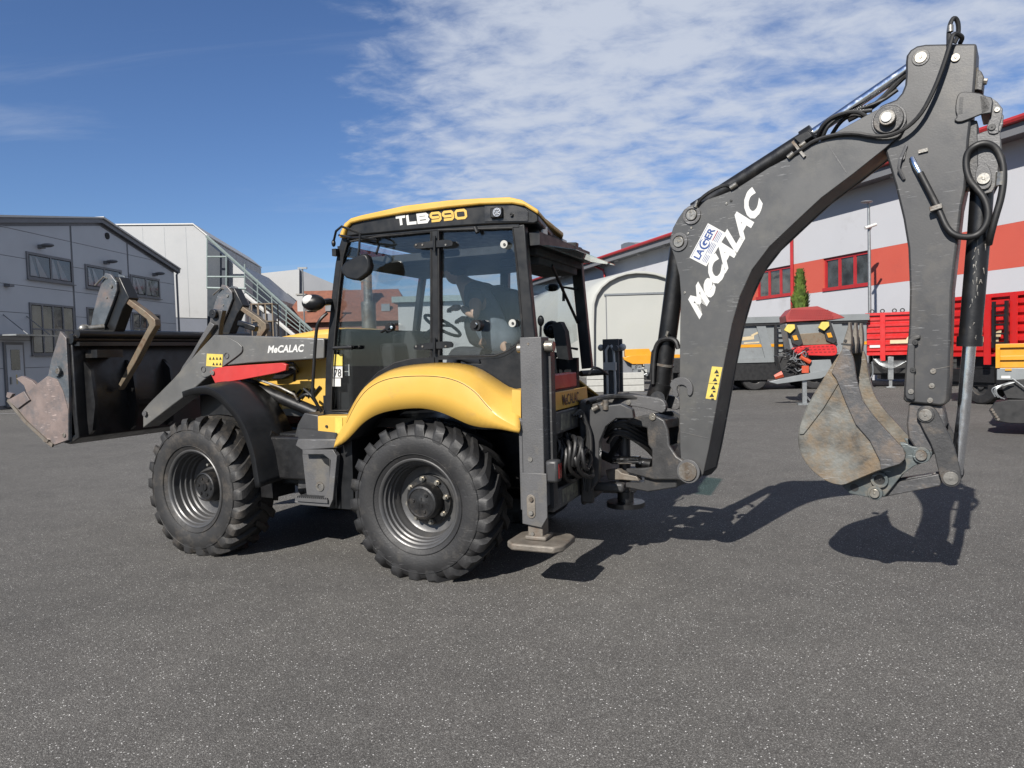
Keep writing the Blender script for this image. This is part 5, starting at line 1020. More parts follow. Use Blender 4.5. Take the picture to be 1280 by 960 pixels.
for o_ in ([(890,458),(903,459),(895,500),(882,498)],):
    b = MB().prism(BF.pts(o_, -.157), -.1575, -.155); stk = part('sticker', b, m_stick, BM, BF)
    b = MB()
    for t in (.12, .37, .62, .86):
        pa = BF.at(896.5-8*t, 460+40*t, -.158); r_ = .02
        b.prism([(pa[0]-r_, pa[2]-r_*.6), (pa[0]+r_, pa[2]-r_*.6), (pa[0]+.003, pa[2]+r_)], -.1582, -.1576)
        b.prism([(pa[0]-.004, pa[2]-r_*1.8), (pa[0]+.018, pa[2]-r_*1.8), (pa[0]+.018, pa[2]-r_*1.1), (pa[0]-.004, pa[2]-r_*1.1)], -.1582, -.1576)
    b.prism(ribbon(BF.pts([(885.5,479),(899,480)], -.158), .003), -.1582, -.1576); part('sticker_symbols', b, m_kprint, BM, BF)
G = lambda u, v: BF.pts([(u, v)], -.157)[0]
t_ = MB(); lettering(t_, 'MeCALAC', G(874.5,399.5), G(955,257), G(860,374), -.157, .055); part('brand_letters', t_, m_white, BM, BF, smooth=0)
b = MB().prism(BF.pts([(885,279),(908.5,292),(883,333),(862,322)], -.156), -.1572, -.155); part('dealer_sticker', b, m_white, BM, BF)
# dealer sticker print: text runs upward along the sticker: origin lower left corner (862,322), along to (885,279)
def DS(a, c_): # a along 0..1, c_ down 0..1
    return (862+(885-862)*a+(883-862)*c_, 322+(279-322)*a+(333-322)*c_)
t_ = MB(); 
for (s_, a0, a1, c0, c1) in (('LA', .06, .34, .52, .16), ('ER', .64, .94, .52, .16)): lettering(t_, s_, G(*DS(a0, c0)), G(*DS(a1, c0)), G(*DS(a0, c1)), -.1585, .03)
t_.prism([ (G(*DS(.49, .36))[0]+.042*cos(k*pi/12), G(*DS(.49, .36))[1]+.042*sin(k*pi/12)) for k in range(24)], -.1583, -.1575)
for (c_, a0, a1) in ((.06, .03, .97), (.66, .06, .34)): t_.prism(ribbon([G(*DS(a0, c_)), G(*DS(a1, c_))], .003), -.1583, -.1575)
part('sticker_letters', t_, m_bprint, BM, BF, smooth=0)
t_ = MB(); lettering(t_, 'G', G(*DS(.39, .56)), G(*DS(.60, .56)), G(*DS(.39, .15)), -.1592, .03); part('sticker_initial', t_, m_white, BM, BF, smooth=0)
t_ = MB()
for c_ in (.66, .74, .82, .90):
    for a0, a1 in ((.07, .28), (.33, .62), (.66, .95)):
        if c_ == .66 and a0 == .07: continue
        t_.prism(ribbon([G(*DS(a0, c_)), G(*DS(a1, c_))], .004), -.1583, -.1575)
part('sticker_line', t_, m_bprint, BM, BF)
t_ = MB(); t_.prism(ribbon([G(*DS(.66, .64)), G(*DS(.95, .64))], .005), -.1583, -.1575); part('sticker_red_line', t_, m_red, BM, BF)
# boom cylinder (black) behind the boom's left edge
b = MB(); b.tube([BF.at(826, 484, -.0), BF.at(838, 395, 0), BF.at(849, 310, .0)], .076, 18); bc = part('boom_cylinder', b, m_blkp, TLB, BF)
b = MB(); b.tube([BF.at(820, 500, 0), BF.at(827, 478, 0)], .088, 18); b.tube([BF.at(822, 498, -.09), BF.at(822, 498, .09)], .06, 12); part('cylinder_base', b, m_blkp, bc, BF)
b = MB(); b.tube([BF.at(848, 330, 0), BF.at(848, 302, 0)], .045, 12); part('cylinder_eye', b, m_blkp, bc, BF)
b = MB(); b.tube(smoothline([BF.at(816, 480, -.1), BF.at(817, 450, -.1), BF.at(820, 430, -.1), BF.at(830, 423, -.1), BF.at(845, 424, -.12), BF.at(848, 436, -.12)], 2), .020, 8); b.tube([BF.at(813, 475, -.07), BF.at(816, 440, -.08), BF.at(826, 425, -.08)], .014, 8); part('cylinder_hose', b, m_hose, bc, BF)
b = MB(); p0 = BF.at(818, 453.5, 0); p1 = BF.at(842, 457.5, 0); b.tube([BF.at(830.5, 454.5, 0), BF.at(830, 457.5, 0)], .080, 20); part('band_clamp', b, m_steel, bc, BF)
b = MB(); b.tube([BF.at(833, 420, -.1), BF.at(835, 414, -.1)], .013, 8); part('hose_fitting', b, m_pin, bc, BF)
# dipper cylinder on top of the boom
b = MB(); b.tube([BF.at(868, 262, .0), BF.at(925, 226, 0), BF.at(1016, 168, .0)], .060, 18); dc = part('dipper_cylinder', b, m_blkp, TLB, BF)
b = MB(); b.tube([BF.at(1010, 171, 0), BF.at(1155, 72, 0)], .036, 18); part('dipper_rod', b, m_chr, dc, BF)
b = MB(); b.tube([BF.at(1004, 176, 0), BF.at(1018, 167, 0)], .075, 18); b.prism(BF.pts([(991,172),(1010,163),(1016,170),(1000,180)], -.1), -.1, .1); part('gland', b, m_blk, dc, BF, bevel=.006)
b = MB(); b.prism(ribbon(BF.pts([(991,177),(1006,196)], -.165), .018), -.175, -.155); part('pipe_clamp', b, m_steel, dc, BF)
for k, pts_ in enumerate(([(870,258,-.17),(876,248,-.18),(890,238,-.18),(905,231,-.17),(915,234,-.12)], [(985,197,-.16),(1003,186,-.17),(1020,174,-.17),(1060,165,-.18),(1100,172,-.19),(1125,166,-.2),(1150,146,-.2),(1168,112,-.2),(1180,80,-.2),(1187,57,-.2),(1192,40,-.19),(1204,46,-.14),(1200,54,-.1)],
                       [(1025,172,-.10),(1028,160,-.12),(1036,150,-.12),(1050,144,-.1),(1070,140,-.08),(1090,138,-.08)], [(1028,172,-.12),(1034,158,-.14),(1045,148,-.14),(1060,141,-.1),(1100,128,-.0),(1122,112,0)], [(1040,168,-.05),(1050,152,-.08),(1066,142,-.08),(1080,146,-.08)],
                       [(1022,174,-.1),(1024,164,-.15),(1030,154,-.16),(1044,144,-.16),(1070,138,-.14),(1084,146,-.12)], [(1186,56,-.18),(1186,40,-.16),(1188,28,-.14),(1193,21,-.12),(1198,28,-.1),(1198,44,-.08),(1193,54,-.08)],
                       [(1060,150,.0),(1095,132,0),(1125,100,0),(1140,88,0)])):
    b = MB(); b.tube(smoothline([BF.at(*p) for p in pts_], 2), .014 if k < 7 else .02, 8); part('boom_hose', b, m_hose, BM, BF)
b = MB()
for a_, b_ in (((985,197),(992,191)), ((1000,183),(1007,178)), ((869,259),(873,251)), ((1188,40),(1188,32)), ((913,235),(921,230))): b.tube([BF.at(*a_, -.17), BF.at(*b_, -.17)], .018, 10)
part('hose_fitting', b, m_pin, BM, BF)
# ------------------------------------------------------------------ dipper
dip_uv = [(1132,77),(1133,69),(1138,62),(1146,57),(1157,55),(1190,54.3),(1221,54),(1220,90),(1218,115),(1211,175),(1207,235),(1202,258),(1196,310),(1190,362),(1188,430),(1187,470),(1185,500),(1182,506),(1175,507.5),(1132,503),(1129,499),(1130,480),(1136,409),(1137,362),(1135,310),(1129,274),(1119,232),(1106,188),(1098,178),(1094,165),(1092,148),(1100,132),(1120,124),(1127,116),(1131,106),(1132,92)]
do = BF.pts(dip_uv, -.125)
DP = part('dipper', MB().prism(do, -.125, .125), m_grey, TLB, BF, bevel=.014)
b = MB(); p = BF.at(1111, 150, -.16); b.cyly(p[0], p[2], .105, -.165, -.155, 32); part('pivot_washer', b, m_grey2, DP, BF, bevel=.003)
b = MB(); b.cyly(p[0], p[2], .092, -.185, -.165, 32); part('pivot_collar', b, m_dkgrey, DP, BF, bevel=.006)
b = MB(); b.cyly(p[0], p[2], .050, -.235, -.185, 24); part('pivot_pin', b, m_steel, DP, BF, bevel=.004)
b = MB(); b.cyly(p[0]-.003, p[2], .032, -.245, -.235, 20); part('pin_cap', b, m_white, DP, BF, bevel=.003)
pin(1151, 72, .036, -.125, BF, .012, m_pin, DP, .052, m_grey2); pin(1194.5, 72.5, .026, -.125, BF, .012, m_pin, DP)
# wrap bracket with slot and the rear lugs
wb = BF.pts(q(ZB3, (555,535),(575,505),(620,500),(720,515),(760,560),(760,620),(700,640),(640,665),(570,690),(535,672),(560,655),(545,610)), -.14)
b = MB().prism(smoothline(wb, 1, True), -.142, -.125); b.prism(BF.pts(q(ZB3, (690,520),(765,535),(775,560),(765,630),(700,640)), -.14), -.142, .14); part('wrap_bracket', b, m_grey, DP, BF, bevel=.006)
b = MB(); b.prism(ribbon(BF.pts(q(ZB3, (585,535),(578,635)), -.144), .022), -.1435, -.142); part('bracket_slot', b, m_blkp, DP, BF)
for s_ in (-1, 1):
    b = MB().prism(BF.pts(q(ZB3, (765,535),(800,560),(832,600),(828,650),(810,705),(808,745),(780,755),(750,750),(735,715),(760,640)), -.11), .085*s_-.012, .085*s_+.012); lg = part('cylinder_lug', b, m_grey2, DP, BF, bevel=.004)
    b = MB().prism(BF.pts([(1213,190),(1220,168),(1236,162),(1250,165),(1251,178),(1246,228),(1240,240),(1228,243),(1216,238),(1212,220)], -.09), .075*s_-.012, .075*s_+.012); part('cylinder_lug', b, m_grey2, DP, BF, bevel=.004)
b = MB(); b.prism(BF.pts([(1205,150),(1222,152),(1224,232),(1206,236)], -.06), -.09, .09); b.prism(BF.pts([(1216,112),(1222,86),(1227,90),(1230,96),(1228,114)], -.08), -.09, .05); part('rear_block', b, m_dkgrey, DP, BF, bevel=.006)
b = MB(); b.tube([BF.at(1229, 102, -.05), BF.at(1234, 102, -.05)], .02, 8); b.tube([BF.at(1222, 85, -.1), BF.at(1219, 112, -.1)], .008, 6); part('stop_bolt', b, m_pin, DP, BF)
pin(1246.5, 137, .016, -.10, BF, .006, m_pin, DP); pin(1240, 159, .02, -.10, BF, .006, m_kprint, DP)
# grab handle loop, fittings and the long hose
b = MB(); b.tube([BF.at(1133, 182, -.135), BF.at(1125, 200, -.165), BF.at(1123, 210, -.165), BF.at(1130, 224, -.135)], .011, 6); b.prism(BF.pts([(1129,190),(1134,181),(1131,198),(1127,202)], -.14), -.145, -.13); part('grab_handle', b, m_grey2, DP, BF)
b = MB(); b.prism(ribbon(BF.pts([(1148,190),(1160,187)], -.13), .022), -.14, -.125); part('cable_clip', b, m_steel, DP, BF)
b = MB(); b.tube([BF.at(1140, 198, -.13), BF.at(1144, 206, -.155), BF.at(1151, 219, -.155)], .019, 10); part('hose_fitting', b, m_chr, DP, BF)
b = MB(); b.tube(smoothline([BF.at(*p) for p in [(1150,216,-.155),(1163,241,-.155),(1174,263,-.155),(1182,283,-.16),(1192,294,-.16),(1208,297,-.14),(1222,294,-.12),(1232,283,-.12),(1236,268,-.12),(1232,250,-.12),(1221,236,-.12),(1212,226,-.12),(1207,210,-.12),(1208,192,-.12),(1218,182,-.13),(1232,178,-.12),(1245,184,-.1),(1253,200,-.1),(1255,220,-.1),(1252,246,-.1),(1244,272,-.1),(1238,295,-.08),(1236,305,-.04)]], 3), .021, 10); part('cylinder_hose', b, m_hose, DP, BF)
b = MB(); b.prism(ribbon(BF.pts([(1162,262),(1178,257)], -.18), .032), -.19, -.16); part('hose_clamp', b, m_steel, DP, BF, bevel=.004)
b = MB(); b.tube([BF.at(1251, 215, -.1), BF.at(1250, 232, -.1)], .026, 8); part('hose_coupling', b, m_pin, DP, BF)
# bucket cylinder
b = MB(); b.tube([BF.at(1228.5, 224, 0), BF.at(1223, 300, 0), BF.at(1212, 428, 0)], .066, 20); b.cyly(*[BF.at(1229, 224, 0)[i] for i in (0, 2)], .085, -.06, .06, 20); bcy = part('bucket_cylinder', b, m_blkp, TLB, BF)
b = MB(); b.tube([BF.at(1212, 428, 0), BF.at(1204, 520, 0), BF.at(1195, 592, 0)], .039, 20); part('bucket_rod', b, m_chr, bcy, BF)
b = MB(); b.tube([BF.at(1212.3, 420, 0), BF.at(1211.8, 433, 0)], .074, 20); part('gland', b, m_blkp, bcy, BF)
b = MB(); rnd = random.Random(11)
for k in range(26):
    vv = rnd.uniform(300, 425); uu = 1223.5 - (vv-300)*.09 + rnd.uniform(-4, 9); l_ = rnd.uniform(2, 8); p = BF.at(uu, vv, -.066); p2 = BF.at(uu+rnd.uniform(-3, 2), vv+l_, -.066)
    b.prism(ribbon([(p[0], p[2]), (p2[0], p2[2])], rnd.uniform(.003, .008), .001), -.068, -.062)
part('paint_chip', b, m_steel, bcy, BF)
b = MB().prism(smoothline(BF.pts([(1219,217),(1222,207),(1229,203),(1236,207),(1241,222),(1238,234),(1229,238),(1219,234)], -.095), 1, True), -.105, -.087); part('cylinder_cap', b, m_grey2, bcy, BF, bevel=.004)
pin(1229.5, 223.5, .036, -.105, BF, .012, m_pin, bcy)
# dipper foot: slide bar, bolts
b = MB().prism(BF.pts(q(ZB5, (620,100),(640,78),(682,75),(682,92),(655,100),(652,380),(655,395),(640,402),(612,392),(605,370)), -.14), -.148, -.125); sb_ = part('slide_bar', b, m_grey, DP, BF, bevel=.006)
for (u_, v_) in ((656,112),(645,250),(635,358),(746,256),(739,329),(731,402)): pp = Q(980,400,.25,[(u_,v_)])[0]; pin(pp[0], pp[1], .018, -.148 if u_ < 700 else -.125, BF, .008, m_steel if v_ > 300 or u_ > 700 else m_kprint, DP, name='bolt')
b = MB(); b.prism(ribbon(BF.pts([(1165,462),(1187,458)], -.127), .003), -.1265, -.125); part('sleeve_seam', b, m_steel, DP, BF)
nose = BF.pts(q(ZB5, (625,415),(790,425),(812,520),(800,545),(770,560),(745,660),(720,710),(680,715),(655,690),(655,640),(620,590),(612,520)), -.09); b = MB().prism(nose, -.09, .09); part('dipper_nose', b, m_rbkt2, DP, BF, bevel=.012)
# bucket linkage
for s_ in (-1, 1):
    ya = -.135 if s_ < 0 else .105
    lk = BF.pts(q(ZB5, (662,470),(672,440),(700,428),(740,432),(765,455),(790,505),(840,600),(875,720),(888,780),(880,820),(850,838),(810,832),(785,800),(772,760),(745,640),(690,540)), -.135)
    LK = part('tipping_link', MB().prism(smoothline(lk, 1, True), ya, ya+.03), m_dkgrey, TLB, BF, bevel=.006)
    if s_ < 0:
        for (u_, v_, r_) in ((708,474,.040),(835,790,.044)): pp = Q(980,400,.25,[(u_,v_)])[0]; pin(pp[0], pp[1], r_, -.135, BF, .02, m_steel, LK, r_*1.3, m_dkgrey)
bl = BF.pts(q(ZB5, (540,815),(775,770),(790,800),(780,830),(500,885),(470,880)), -.08); b = MB(); b.prism(bl, -.08, -.04); b.prism(bl, .04, .08); bl2 = BF.pts(q(ZB5, (560,800),(740,772),(740,785),(560,830)), -.06); b.prism(bl2, -.035, .035); part('bucket_link', b, m_rbkt2, TLB, BF, bevel=.006)
# ------------------------------------------------------------------ digging bucket
hb = .23
bs = smoothline(BF.pts(q(ZB5, (300,135),(330,150),(350,195),(362,290),(372,330),(393,400),(438,468),(540,580),(595,640),(607,672),(605,695),(582,718),(490,745),(350,803),(300,826),(255,822),(215,808),(170,778),(128,740),(98,700),(78,655),(70,612),(70,580),(76,535),(95,480),(120,425),(165,345),(215,270),(285,160)), -hb), 1, True)
BK = part('digging_bucket', MB().prism(bs, -hb, -hb+.018), m_rbkt, TLB, BF, bevel=.004)
o = MB().prism(bs, hb-.018, hb); part('far_side', o, m_rbkt, BK, BF, bevel=.004)
band_ = BF.pts(q(ZB5, (300,135),(330,150),(350,195),(365,290),(393,400),(440,470),(540,580),(597,640),(608,672),(605,695),(582,718),(487,748),(480,700),(430,600),(360,520),(310,410),(275,320),(262,290),(240,262)), -hb); part('side_cutter', MB().prism(band_, -hb-.02, -hb), m_rbkt2, BK, BF, bevel=.004)
o = MB().prism(band_, hb, hb+.02); part('side_cutter', o, m_rbkt2, BK, BF)
tri = BF.pts(q(ZB5, (220,262),(272,320),(200,440),(120,545),(100,570),(78,572),(80,530),(125,420)), -hb); part('wear_patch', MB().prism(tri, -hb-.012, -hb), m_rbkt, BK, BF, bevel=.003)
shell = smoothline(BF.pts(q(ZB5, (300,140),(215,270),(120,425),(80,530),(72,595),(86,672),(136,743),(222,808),(290,826),(350,803),(490,745),(582,716)), -hb), 1)
b = MB(); b.prism(ribbon([(x, z) for x, z in shell], .016), -hb+.018, hb-.018); part('shell', b, m_rbkt, BK, BF)
tip = BF.pts([(1055,434),(1058,420)], 0)
for k, yy in enumerate((-hb+.03, 0, hb-.03)):
    tt = BF.pts(q(ZB5, (290,150),(296,110),(318,40),(322,10),(330,12),(336,60),(338,115),(330,170),(300,175)), -hb)
    T0 = part('tooth', MB().prism(tt, yy-.035, yy+.035, [(x, z) for x, z in tt]), m_edge, BK, BF, bevel=.005)
    pp = BF.at(1057, 426, yy-.036); b = MB(); b.cyly(pp[0], pp[2], .010, yy-.042, yy-.034, 10); part('tooth_pin', b, m_kprint, BK, BF)
    b = MB().prism(ribbon(BF.pts([(1051.5,430),(1064.5,431)], yy-.037), .012), yy-.038, yy+.038); part('tooth_band', b, m_kprint, BK, BF)
ear = BF.pts(q(ZB5, (350,805),(487,748),(580,718),(605,695),(608,665),(575,610),(600,612),(640,632),(700,640),(742,660),(735,690),(700,712),(650,730),(590,775),(530,850),(505,880),(470,893),(430,888),(330,868),(290,830)), -.12)
b = MB(); b.prism(ear, -.125, -.095); b.prism(ear, .095, .125); ea = part('bucket_ear', b, m_link, BK, BF, bevel=.005)
for (u_, v_, r_, m_) in ((690,673,.046,m_steel),(458,862,.042,m_pin),(480,797,.048,m_link)):
    pp = Q(980,400,.25,[(u_,v_)])[0]; p = BF.at(pp[0], pp[1], -.125); b = MB(); b.ring(p[0], p[2], r_*.72, r_*1.15, -.155, -.125, 24); part('ear_bushing', b, m_link, BK, BF, bevel=.003)
    pin(pp[0], pp[1], r_*.74, -.125 if v_ != 797 else -.10, BF, .05 if v_ != 797 else .026, m_ if v_ != 797 else m_kprint, BK)
pp = Q(980,400,.25,[(352,838)])[0]; p = BF.at(pp[0], pp[1], -.125); b = MB(); b.cyly(p[0], p[2], .028, -.1265, -.12, 16); part('ear_hole', b, m_kprint, BK, BF)
# ================================================================== TRAILERS AND THINGS IN THE YARD BEHIND
m_tred = M('bright red trailer paint', (.66, .022, .022), .35, 0, .08, 2, (.38, .03, .02), .1, 3, coat=.3)
m_tgrey = M('grey trailer paint', (.26, .28, .29), .4, 0, .1, 2, (.2, .2, .2), .15, 3)
m_tyel = M('orange yellow trailer paint', (.80, .36, .015), .4, 0, .06, 2)
m_chas = M('black chassis paint', (.012, .012, .013), .5, 0, .2, 4)
m_guard = M('dull red mesh paint', (.36, .035, .03), .5, 0, .1, 3)
m_cream = M('cream logo print', (.72, .58, .36), .5)
m_orange = M('orange red plastic', (.60, .09, .035), .4)
def small_wheel(fr, parent, x, y, r, wd=.4, dark=True):
    b = MB(); b.lathe([(y, r*.5), (y-.01, r*.6), (y, r*.92), (y+.04, r), (y+wd-.04, r), (y+wd, r*.9), (y+wd, r*.5)], 28, (x, 0, r)); T = put('wheel', b, m_rub, parent, fr)
    b = MB(); b.lathe([(y+.01, r*.52), (y+.02, r*.48), (y+.12, r*.42), (y+.10, r*.2), (y+.04, r*.18), (y+.04, 0)], 24, (x, 0, r)); put('rim', b, m_dkgrey, T, fr)
# red trailers
def red_trailer(fr, label, xl_, xr_, zb_, zt_, posts, ladder_x, leg_x, logos, wheels, depth=2.3):
    rt = empty('red_trailer', fr); tag(rt, label, 'trailer', 'red ribbed trailers by the hall')
    boxes(fr, 'body', m_tred, rt, (xl_, xr_, .06, depth, zb_, zt_-.05))
    hh = zt_-zb_; n_r = 6; hr = (hh-.14)/n_r
    for j in range(n_r):
        z0 = zb_+.04+j*hr; put('side_rib', MB().add([(xl_+.04, .06, z0), (xr_, .06, z0), (xr_, -.01, z0+.05), (xl_+.04, -.01, z0+.05), (xl_+.04, -.01, z0+hr*.62), (xr_, -.01, z0+hr*.62), (xr_, .06, z0+hr*.8), (xl_+.04, .06, z0+hr*.8)], [(0,1,2,3),(3,2,5,4),(4,5,6,7)]), m_tred, rt, fr, smooth=0)
    boxes(fr, 'top_rail', m_tred, rt, (xl_, xr_, -.05, .08, zt_-.10, zt_)); boxes(fr, 'bottom_rail', m_tred, rt, (xl_, xr_, -.04, .08, zb_-.08, zb_+.03))
    for p in posts: boxes(fr, 'side_post', m_tred, rt, (p-.09, p+.09, -.10, -.051, zb_-.30, zt_-.02))
    if ladder_x:
        a, c_ = ladder_x; ld = MB()
        for xx in (a, c_): ld.box(xx-.035, xx+.035, -.22, -.15, zb_+.15, zt_-.22)
        for k in range(5): ld.box(a+.036, c_-.036, -.20, -.16, zb_+.26+k*.24, zb_+.30+k*.24)
        put('ladder', ld, m_chas, rt, fr, smooth=0)
    for (x, z, s_) in logos: boxes(fr, 'logo', m_cream, rt, (x-s_, x+s_, -.056, -.052, z-.07, z+.07)); put('logo_wing', MB().prism([(x+s_*.5, z+.05), (x+s_*1.2, z+.05), (x+s_*1.3, z+.24), (x+s_*.8, z+.2)], -.0565, -.0525), m_cream, rt, fr, smooth=0)
    boxes(fr, 'chassis', m_chas, rt, (xl_+.3, xr_, .25, .5, zb_-.42, zb_-.09)); boxes(fr, 'chassis', m_chas, rt, (xl_+.3, xr_, 1.7, 1.95, zb_-.42, zb_-.09)); boxes(fr, 'side_box', m_chas, rt, (xl_+.2, xl_+1.5, .2, 2.1, zb_-.8, zb_-.43))
    boxes(fr, 'underframe_shade', m_chas, rt, (xl_+.6, xr_, .55, 2.0, .30, zb_-.43)); boxes(fr, 'drawbar', m_chas, rt, (xl_+.1, xr_, .3, .5, .50, .82)); boxes(fr, 'shade_panel', m_chas, rt, (xl_+1.6, xr_-.3, .15, .24, .45, zb_-.45))  # dark block and panel added to imitate deep shade under the body
    for xx in wheels: small_wheel(fr, rt, xx, .28, .50); small_wheel(fr, rt, xx, 1.6, .50)
    if leg_x is not None:
        b = MB(); b.box(leg_x-.10, leg_x+.10, -.15, .05, .32, 1.22); b.box(leg_x-.16, leg_x+.16, -.2, .1, .0, .05); b.box(leg_x-.06, leg_x+.06, -.1, .0, .05, .33); put('jack', b, m_zinc, rt, fr, bevel=.01)
        b = MB()
        for k in range(6): b.tube(smoothline([(leg_x-.6+k*.05, -.1, 1.15), (leg_x-.35, -.25, .85+.03*k), (leg_x+.1, -.25, .75+.06*k), (leg_x+.7, -.1, 1.15-.03*k)], 2), .009, 5)
        put('air_hose', b, m_zinc, rt, fr)
    return rt
RA = Frame(14.05, 28.5, -22)
xa0, xa1 = RA.at(1081.5, 420)[0], RA.at(1210, 420)[0]; za1, za0 = RA.at(1100, 391)[2], RA.at(1100, 441.5)[2]
print('RA', xa0, xa1, za0, za1)
r_a = red_trailer(RA, 'red ribbed trailer with a support leg behind the raised digging bucket', xa0, xa1, za0, za1, [RA.at(1103, 420)[0], xa0+2.6], None, RA.at(1113, 480)[0], [(RA.at(1125, 427)[0], RA.at(1125, 427)[2], .35)], [xa0+2.4])
p = RA.at(1094, 433); boxes(RA, 'white_label', m_white, r_a, (p[0]-.2, p[0]+.2, -.058, -.053, p[2]-.05, p[2]+.05))
b = MB()
for u_ in (1090, 1103, 1118, 1128): p = RA.at(u_, 388); b.ring(p[0], za1+.06, .05, .09, -.02, .02, 12)
put('lashing_ring', b, m_chas, r_a, RA)
b = MB(); b.tube(smoothline([RA.at(1090, 452, -.2), RA.at(1092, 468, -.2), RA.at(1086, 476, -.2), RA.at(1082, 474, -.1)], 2), .03, 6); put('brake_hose', b, m_zinc, r_a, RA)
RB = Frame(13.1, 18.4, -73.7)
zt3, zb3 = RB.at(1280, 363.6)[2], RB.at(1280, 441.5)[2]; xb0 = RB.at(1176, 420)[0]
print('RB', xb0, zb3, zt3)
red_trailer(RB, 'red ribbed trailer with a black ladder at the right edge behind the dipper cylinder', xb0, 3.2, zb3, zt3, [RB.at(1176, 420)[0]+.2, RB.at(1237, 420)[0], RB.at(1270, 420)[0]], (RB.at(1249, 400)[0], RB.at(1265, 400)[0]), None, [(RB.at(1238, 424)[0], RB.at(1238, 424)[2], .28)], [xb0+1.0, .9, 2.2])
# grey trailer
GF = Frame(11.1, 28.5, -4)
gt_ = empty('grey_trailer', GF); tag(gt_, 'grey high sided trailer with a yellow stripe behind the boom arch', 'trailer')
def G2(u, v, y=0): return GF.at(u, v, y)
xl_, xr_ = G2(880, 420)[0], G2(1084, 420)[0]; zt2 = G2(990, 402)[2]; zb2_ = G2(990, 449)[2]
boxes(GF, 'body', m_tgrey, gt_, (xl_, xr_, .06, 2.3, zb2_, zt2)); boxes(GF, 'top_rail', m_tgrey, gt_, (xl_-.05, xr_+.05, -.10, .12, zt2-.02, zt2+.22)); boxes(GF, 'black_rail', m_chas, gt_, (xl_, xr_, -.06, .05, zt2-.12, zt2-.03))
zy = G2(990, 431)[2]; boxes(GF, 'yellow_stripe', m_tyel, gt_, (xl_, xr_, .045, .06, zy-.06, zy+.06)); boxes(GF, 'lower_rail', m_tgrey, gt_, (xl_, xr_, -.05, .08, zb2_-.1, zb2_+.08))
for (ua, ub) in ((951,962), (898,904), (1046,1054)):
    a, c_ = G2(ua, 410)[0], G2(ub, 440)[0]; w_ = .18
    put('side_brace', MB().prism([(a-w_, zt2-.12), (a+w_, zt2-.12), (c_+w_, zb2_+.08), (c_-w_, zb2_+.08)], -.02, .06), m_tgrey, gt_, GF, smooth=0)
ld = MB(); a, c_ = G2(968, 420)[0], G2(979, 420)[0]
for xx in (a, c_): ld.box(xx-.05, xx+.05, -.2, -.11, zb2_-.1, zt2-.1)
for k in range(7): ld.box(a+.05, c_-.05, -.18, -.13, zb2_+k*.2, zb2_+.05+k*.2)
put('ladder', ld, m_chas, gt_, GF, smooth=0)
t_ = MB(); p = G2(927, 424, -.0); 
t_.prism(ribbon([(p[0]-.1, p[2]), (p[0]+.5, p[2]+.05)], .14), .052, .058); t_.prism(ribbon([(p[0]+.4, p[2]+.12), (p[0]+.75, p[2]+.3)], .08), .052, .058); t_.prism(ribbon([(p[0]+.1, p[2]-.16), (p[0]+.7, p[2]-.14)], .06), .052, .058); put('logo', t_, m_cream, gt_, GF)
boxes(GF, 'chassis', m_chas, gt_, (xl_, xr_, .2, .6, zb2_-.55, zb2_-.1), (xl_, xr_, 1.6, 2.0, zb2_-.55, zb2_-.1), (xl_+1, xr_-.5, .3, 1.9, .45, zb2_-.3))
boxes(GF, 'shade_panel', m_chas, gt_, (xl_+.2, xr_-.2, .0, .06, .42, zb2_-.11))  # dark sheet standing in for the shade below the trailer
for xx in (xl_+.7, xl_+2.0, xr_-2.0): small_wheel(GF, gt_, xx, .1, .52); small_wheel(GF, gt_, xx, 1.8, .52)
# red and grey spreader in front of it
PF = Frame(8.75, 21.5, -14)
sp_ = empty('red_spreader', PF); tag(sp_, 'red and grey spreader with two yellow wheel chocks and a grey drawbar', 'spreader')
def PP(o_, ya, yb): return MB().prism(PF.pts(o_, ya), ya, yb)
def Z7(*p): return q(ZB7, *p)
put('red_guard', PP(Z7((445,500),(480,460),(620,448),(740,495),(770,512),(700,522),(450,535)), 0, 1.6), m_guard, sp_, PF, bevel=.01)
b = MB()
for j in range(6):
    for k in range(20):
        if k*13 > 205+j*8: continue
        p = PF.at(*Z7((480+k*13-j*3, 470+j*9))[0], -.01); b.prism(rect(p[0]-.020, p[0]+.020, p[2]-.012, p[2]+.012), -.012, -.002)
o = put('guard_slots', b, m_redl, sp_, PF, smooth=0); o['kind'] = 'stuff'
put('hopper_front', PP(Z7((445,545),(700,530),(740,700),(480,720)), .15, 1.6), m_tgrey, sp_, PF, bevel=.01)
put('front_panel', PP(Z7((515,600),(700,588),(725,655),(530,662)), .05, .148), m_fork, sp_, PF, bevel=.01)
for dx, dy in ((0, 0), (187, -14)):
    w_ = PP(Z7((460+dx,552+dy),(505+dx,545+dy),(540+dx,650+dy),(520+dx,668+dy),(480+dx,650+dy)), -.02, .10); wk = put('chock_holder', w_, m_chas, sp_, PF, bevel=.008)
    put('wheel_chock', PP(Z7((438+dx,580+dy),(458+dx,548+dy),(495+dx,548+dy),(498+dx,570+dy),(470+dx,597+dy)), -.12, .06), m_stick, wk, PF, bevel=.01)
    put('yellow_tab', PP(Z7((482+dx,610+dy),(505+dx,606+dy),(515+dx,632+dy),(492+dx,634+dy)), -.05, -.021), m_tyel, wk, PF)
rb = put('perforated_bar', PP(smoothline(Z7((470,700),(490,668),(700,655),(725,665),(730,715),(690,722),(500,715)), 1, True), -.1, .14), m_tred, sp_, PF, bevel=.02)
b = MB()
for j in range(3):
    for k in range(9): p = PF.at(*Z7((505+k*24+j*6, 674+j*15-k*.8))[0], -.11); b.prism(rect(p[0]-.035, p[0]+.035, p[2]-.016, p[2]+.016), -.104, -.098)
put('bar_hole', b, m_redl, rb, PF, smooth=0)
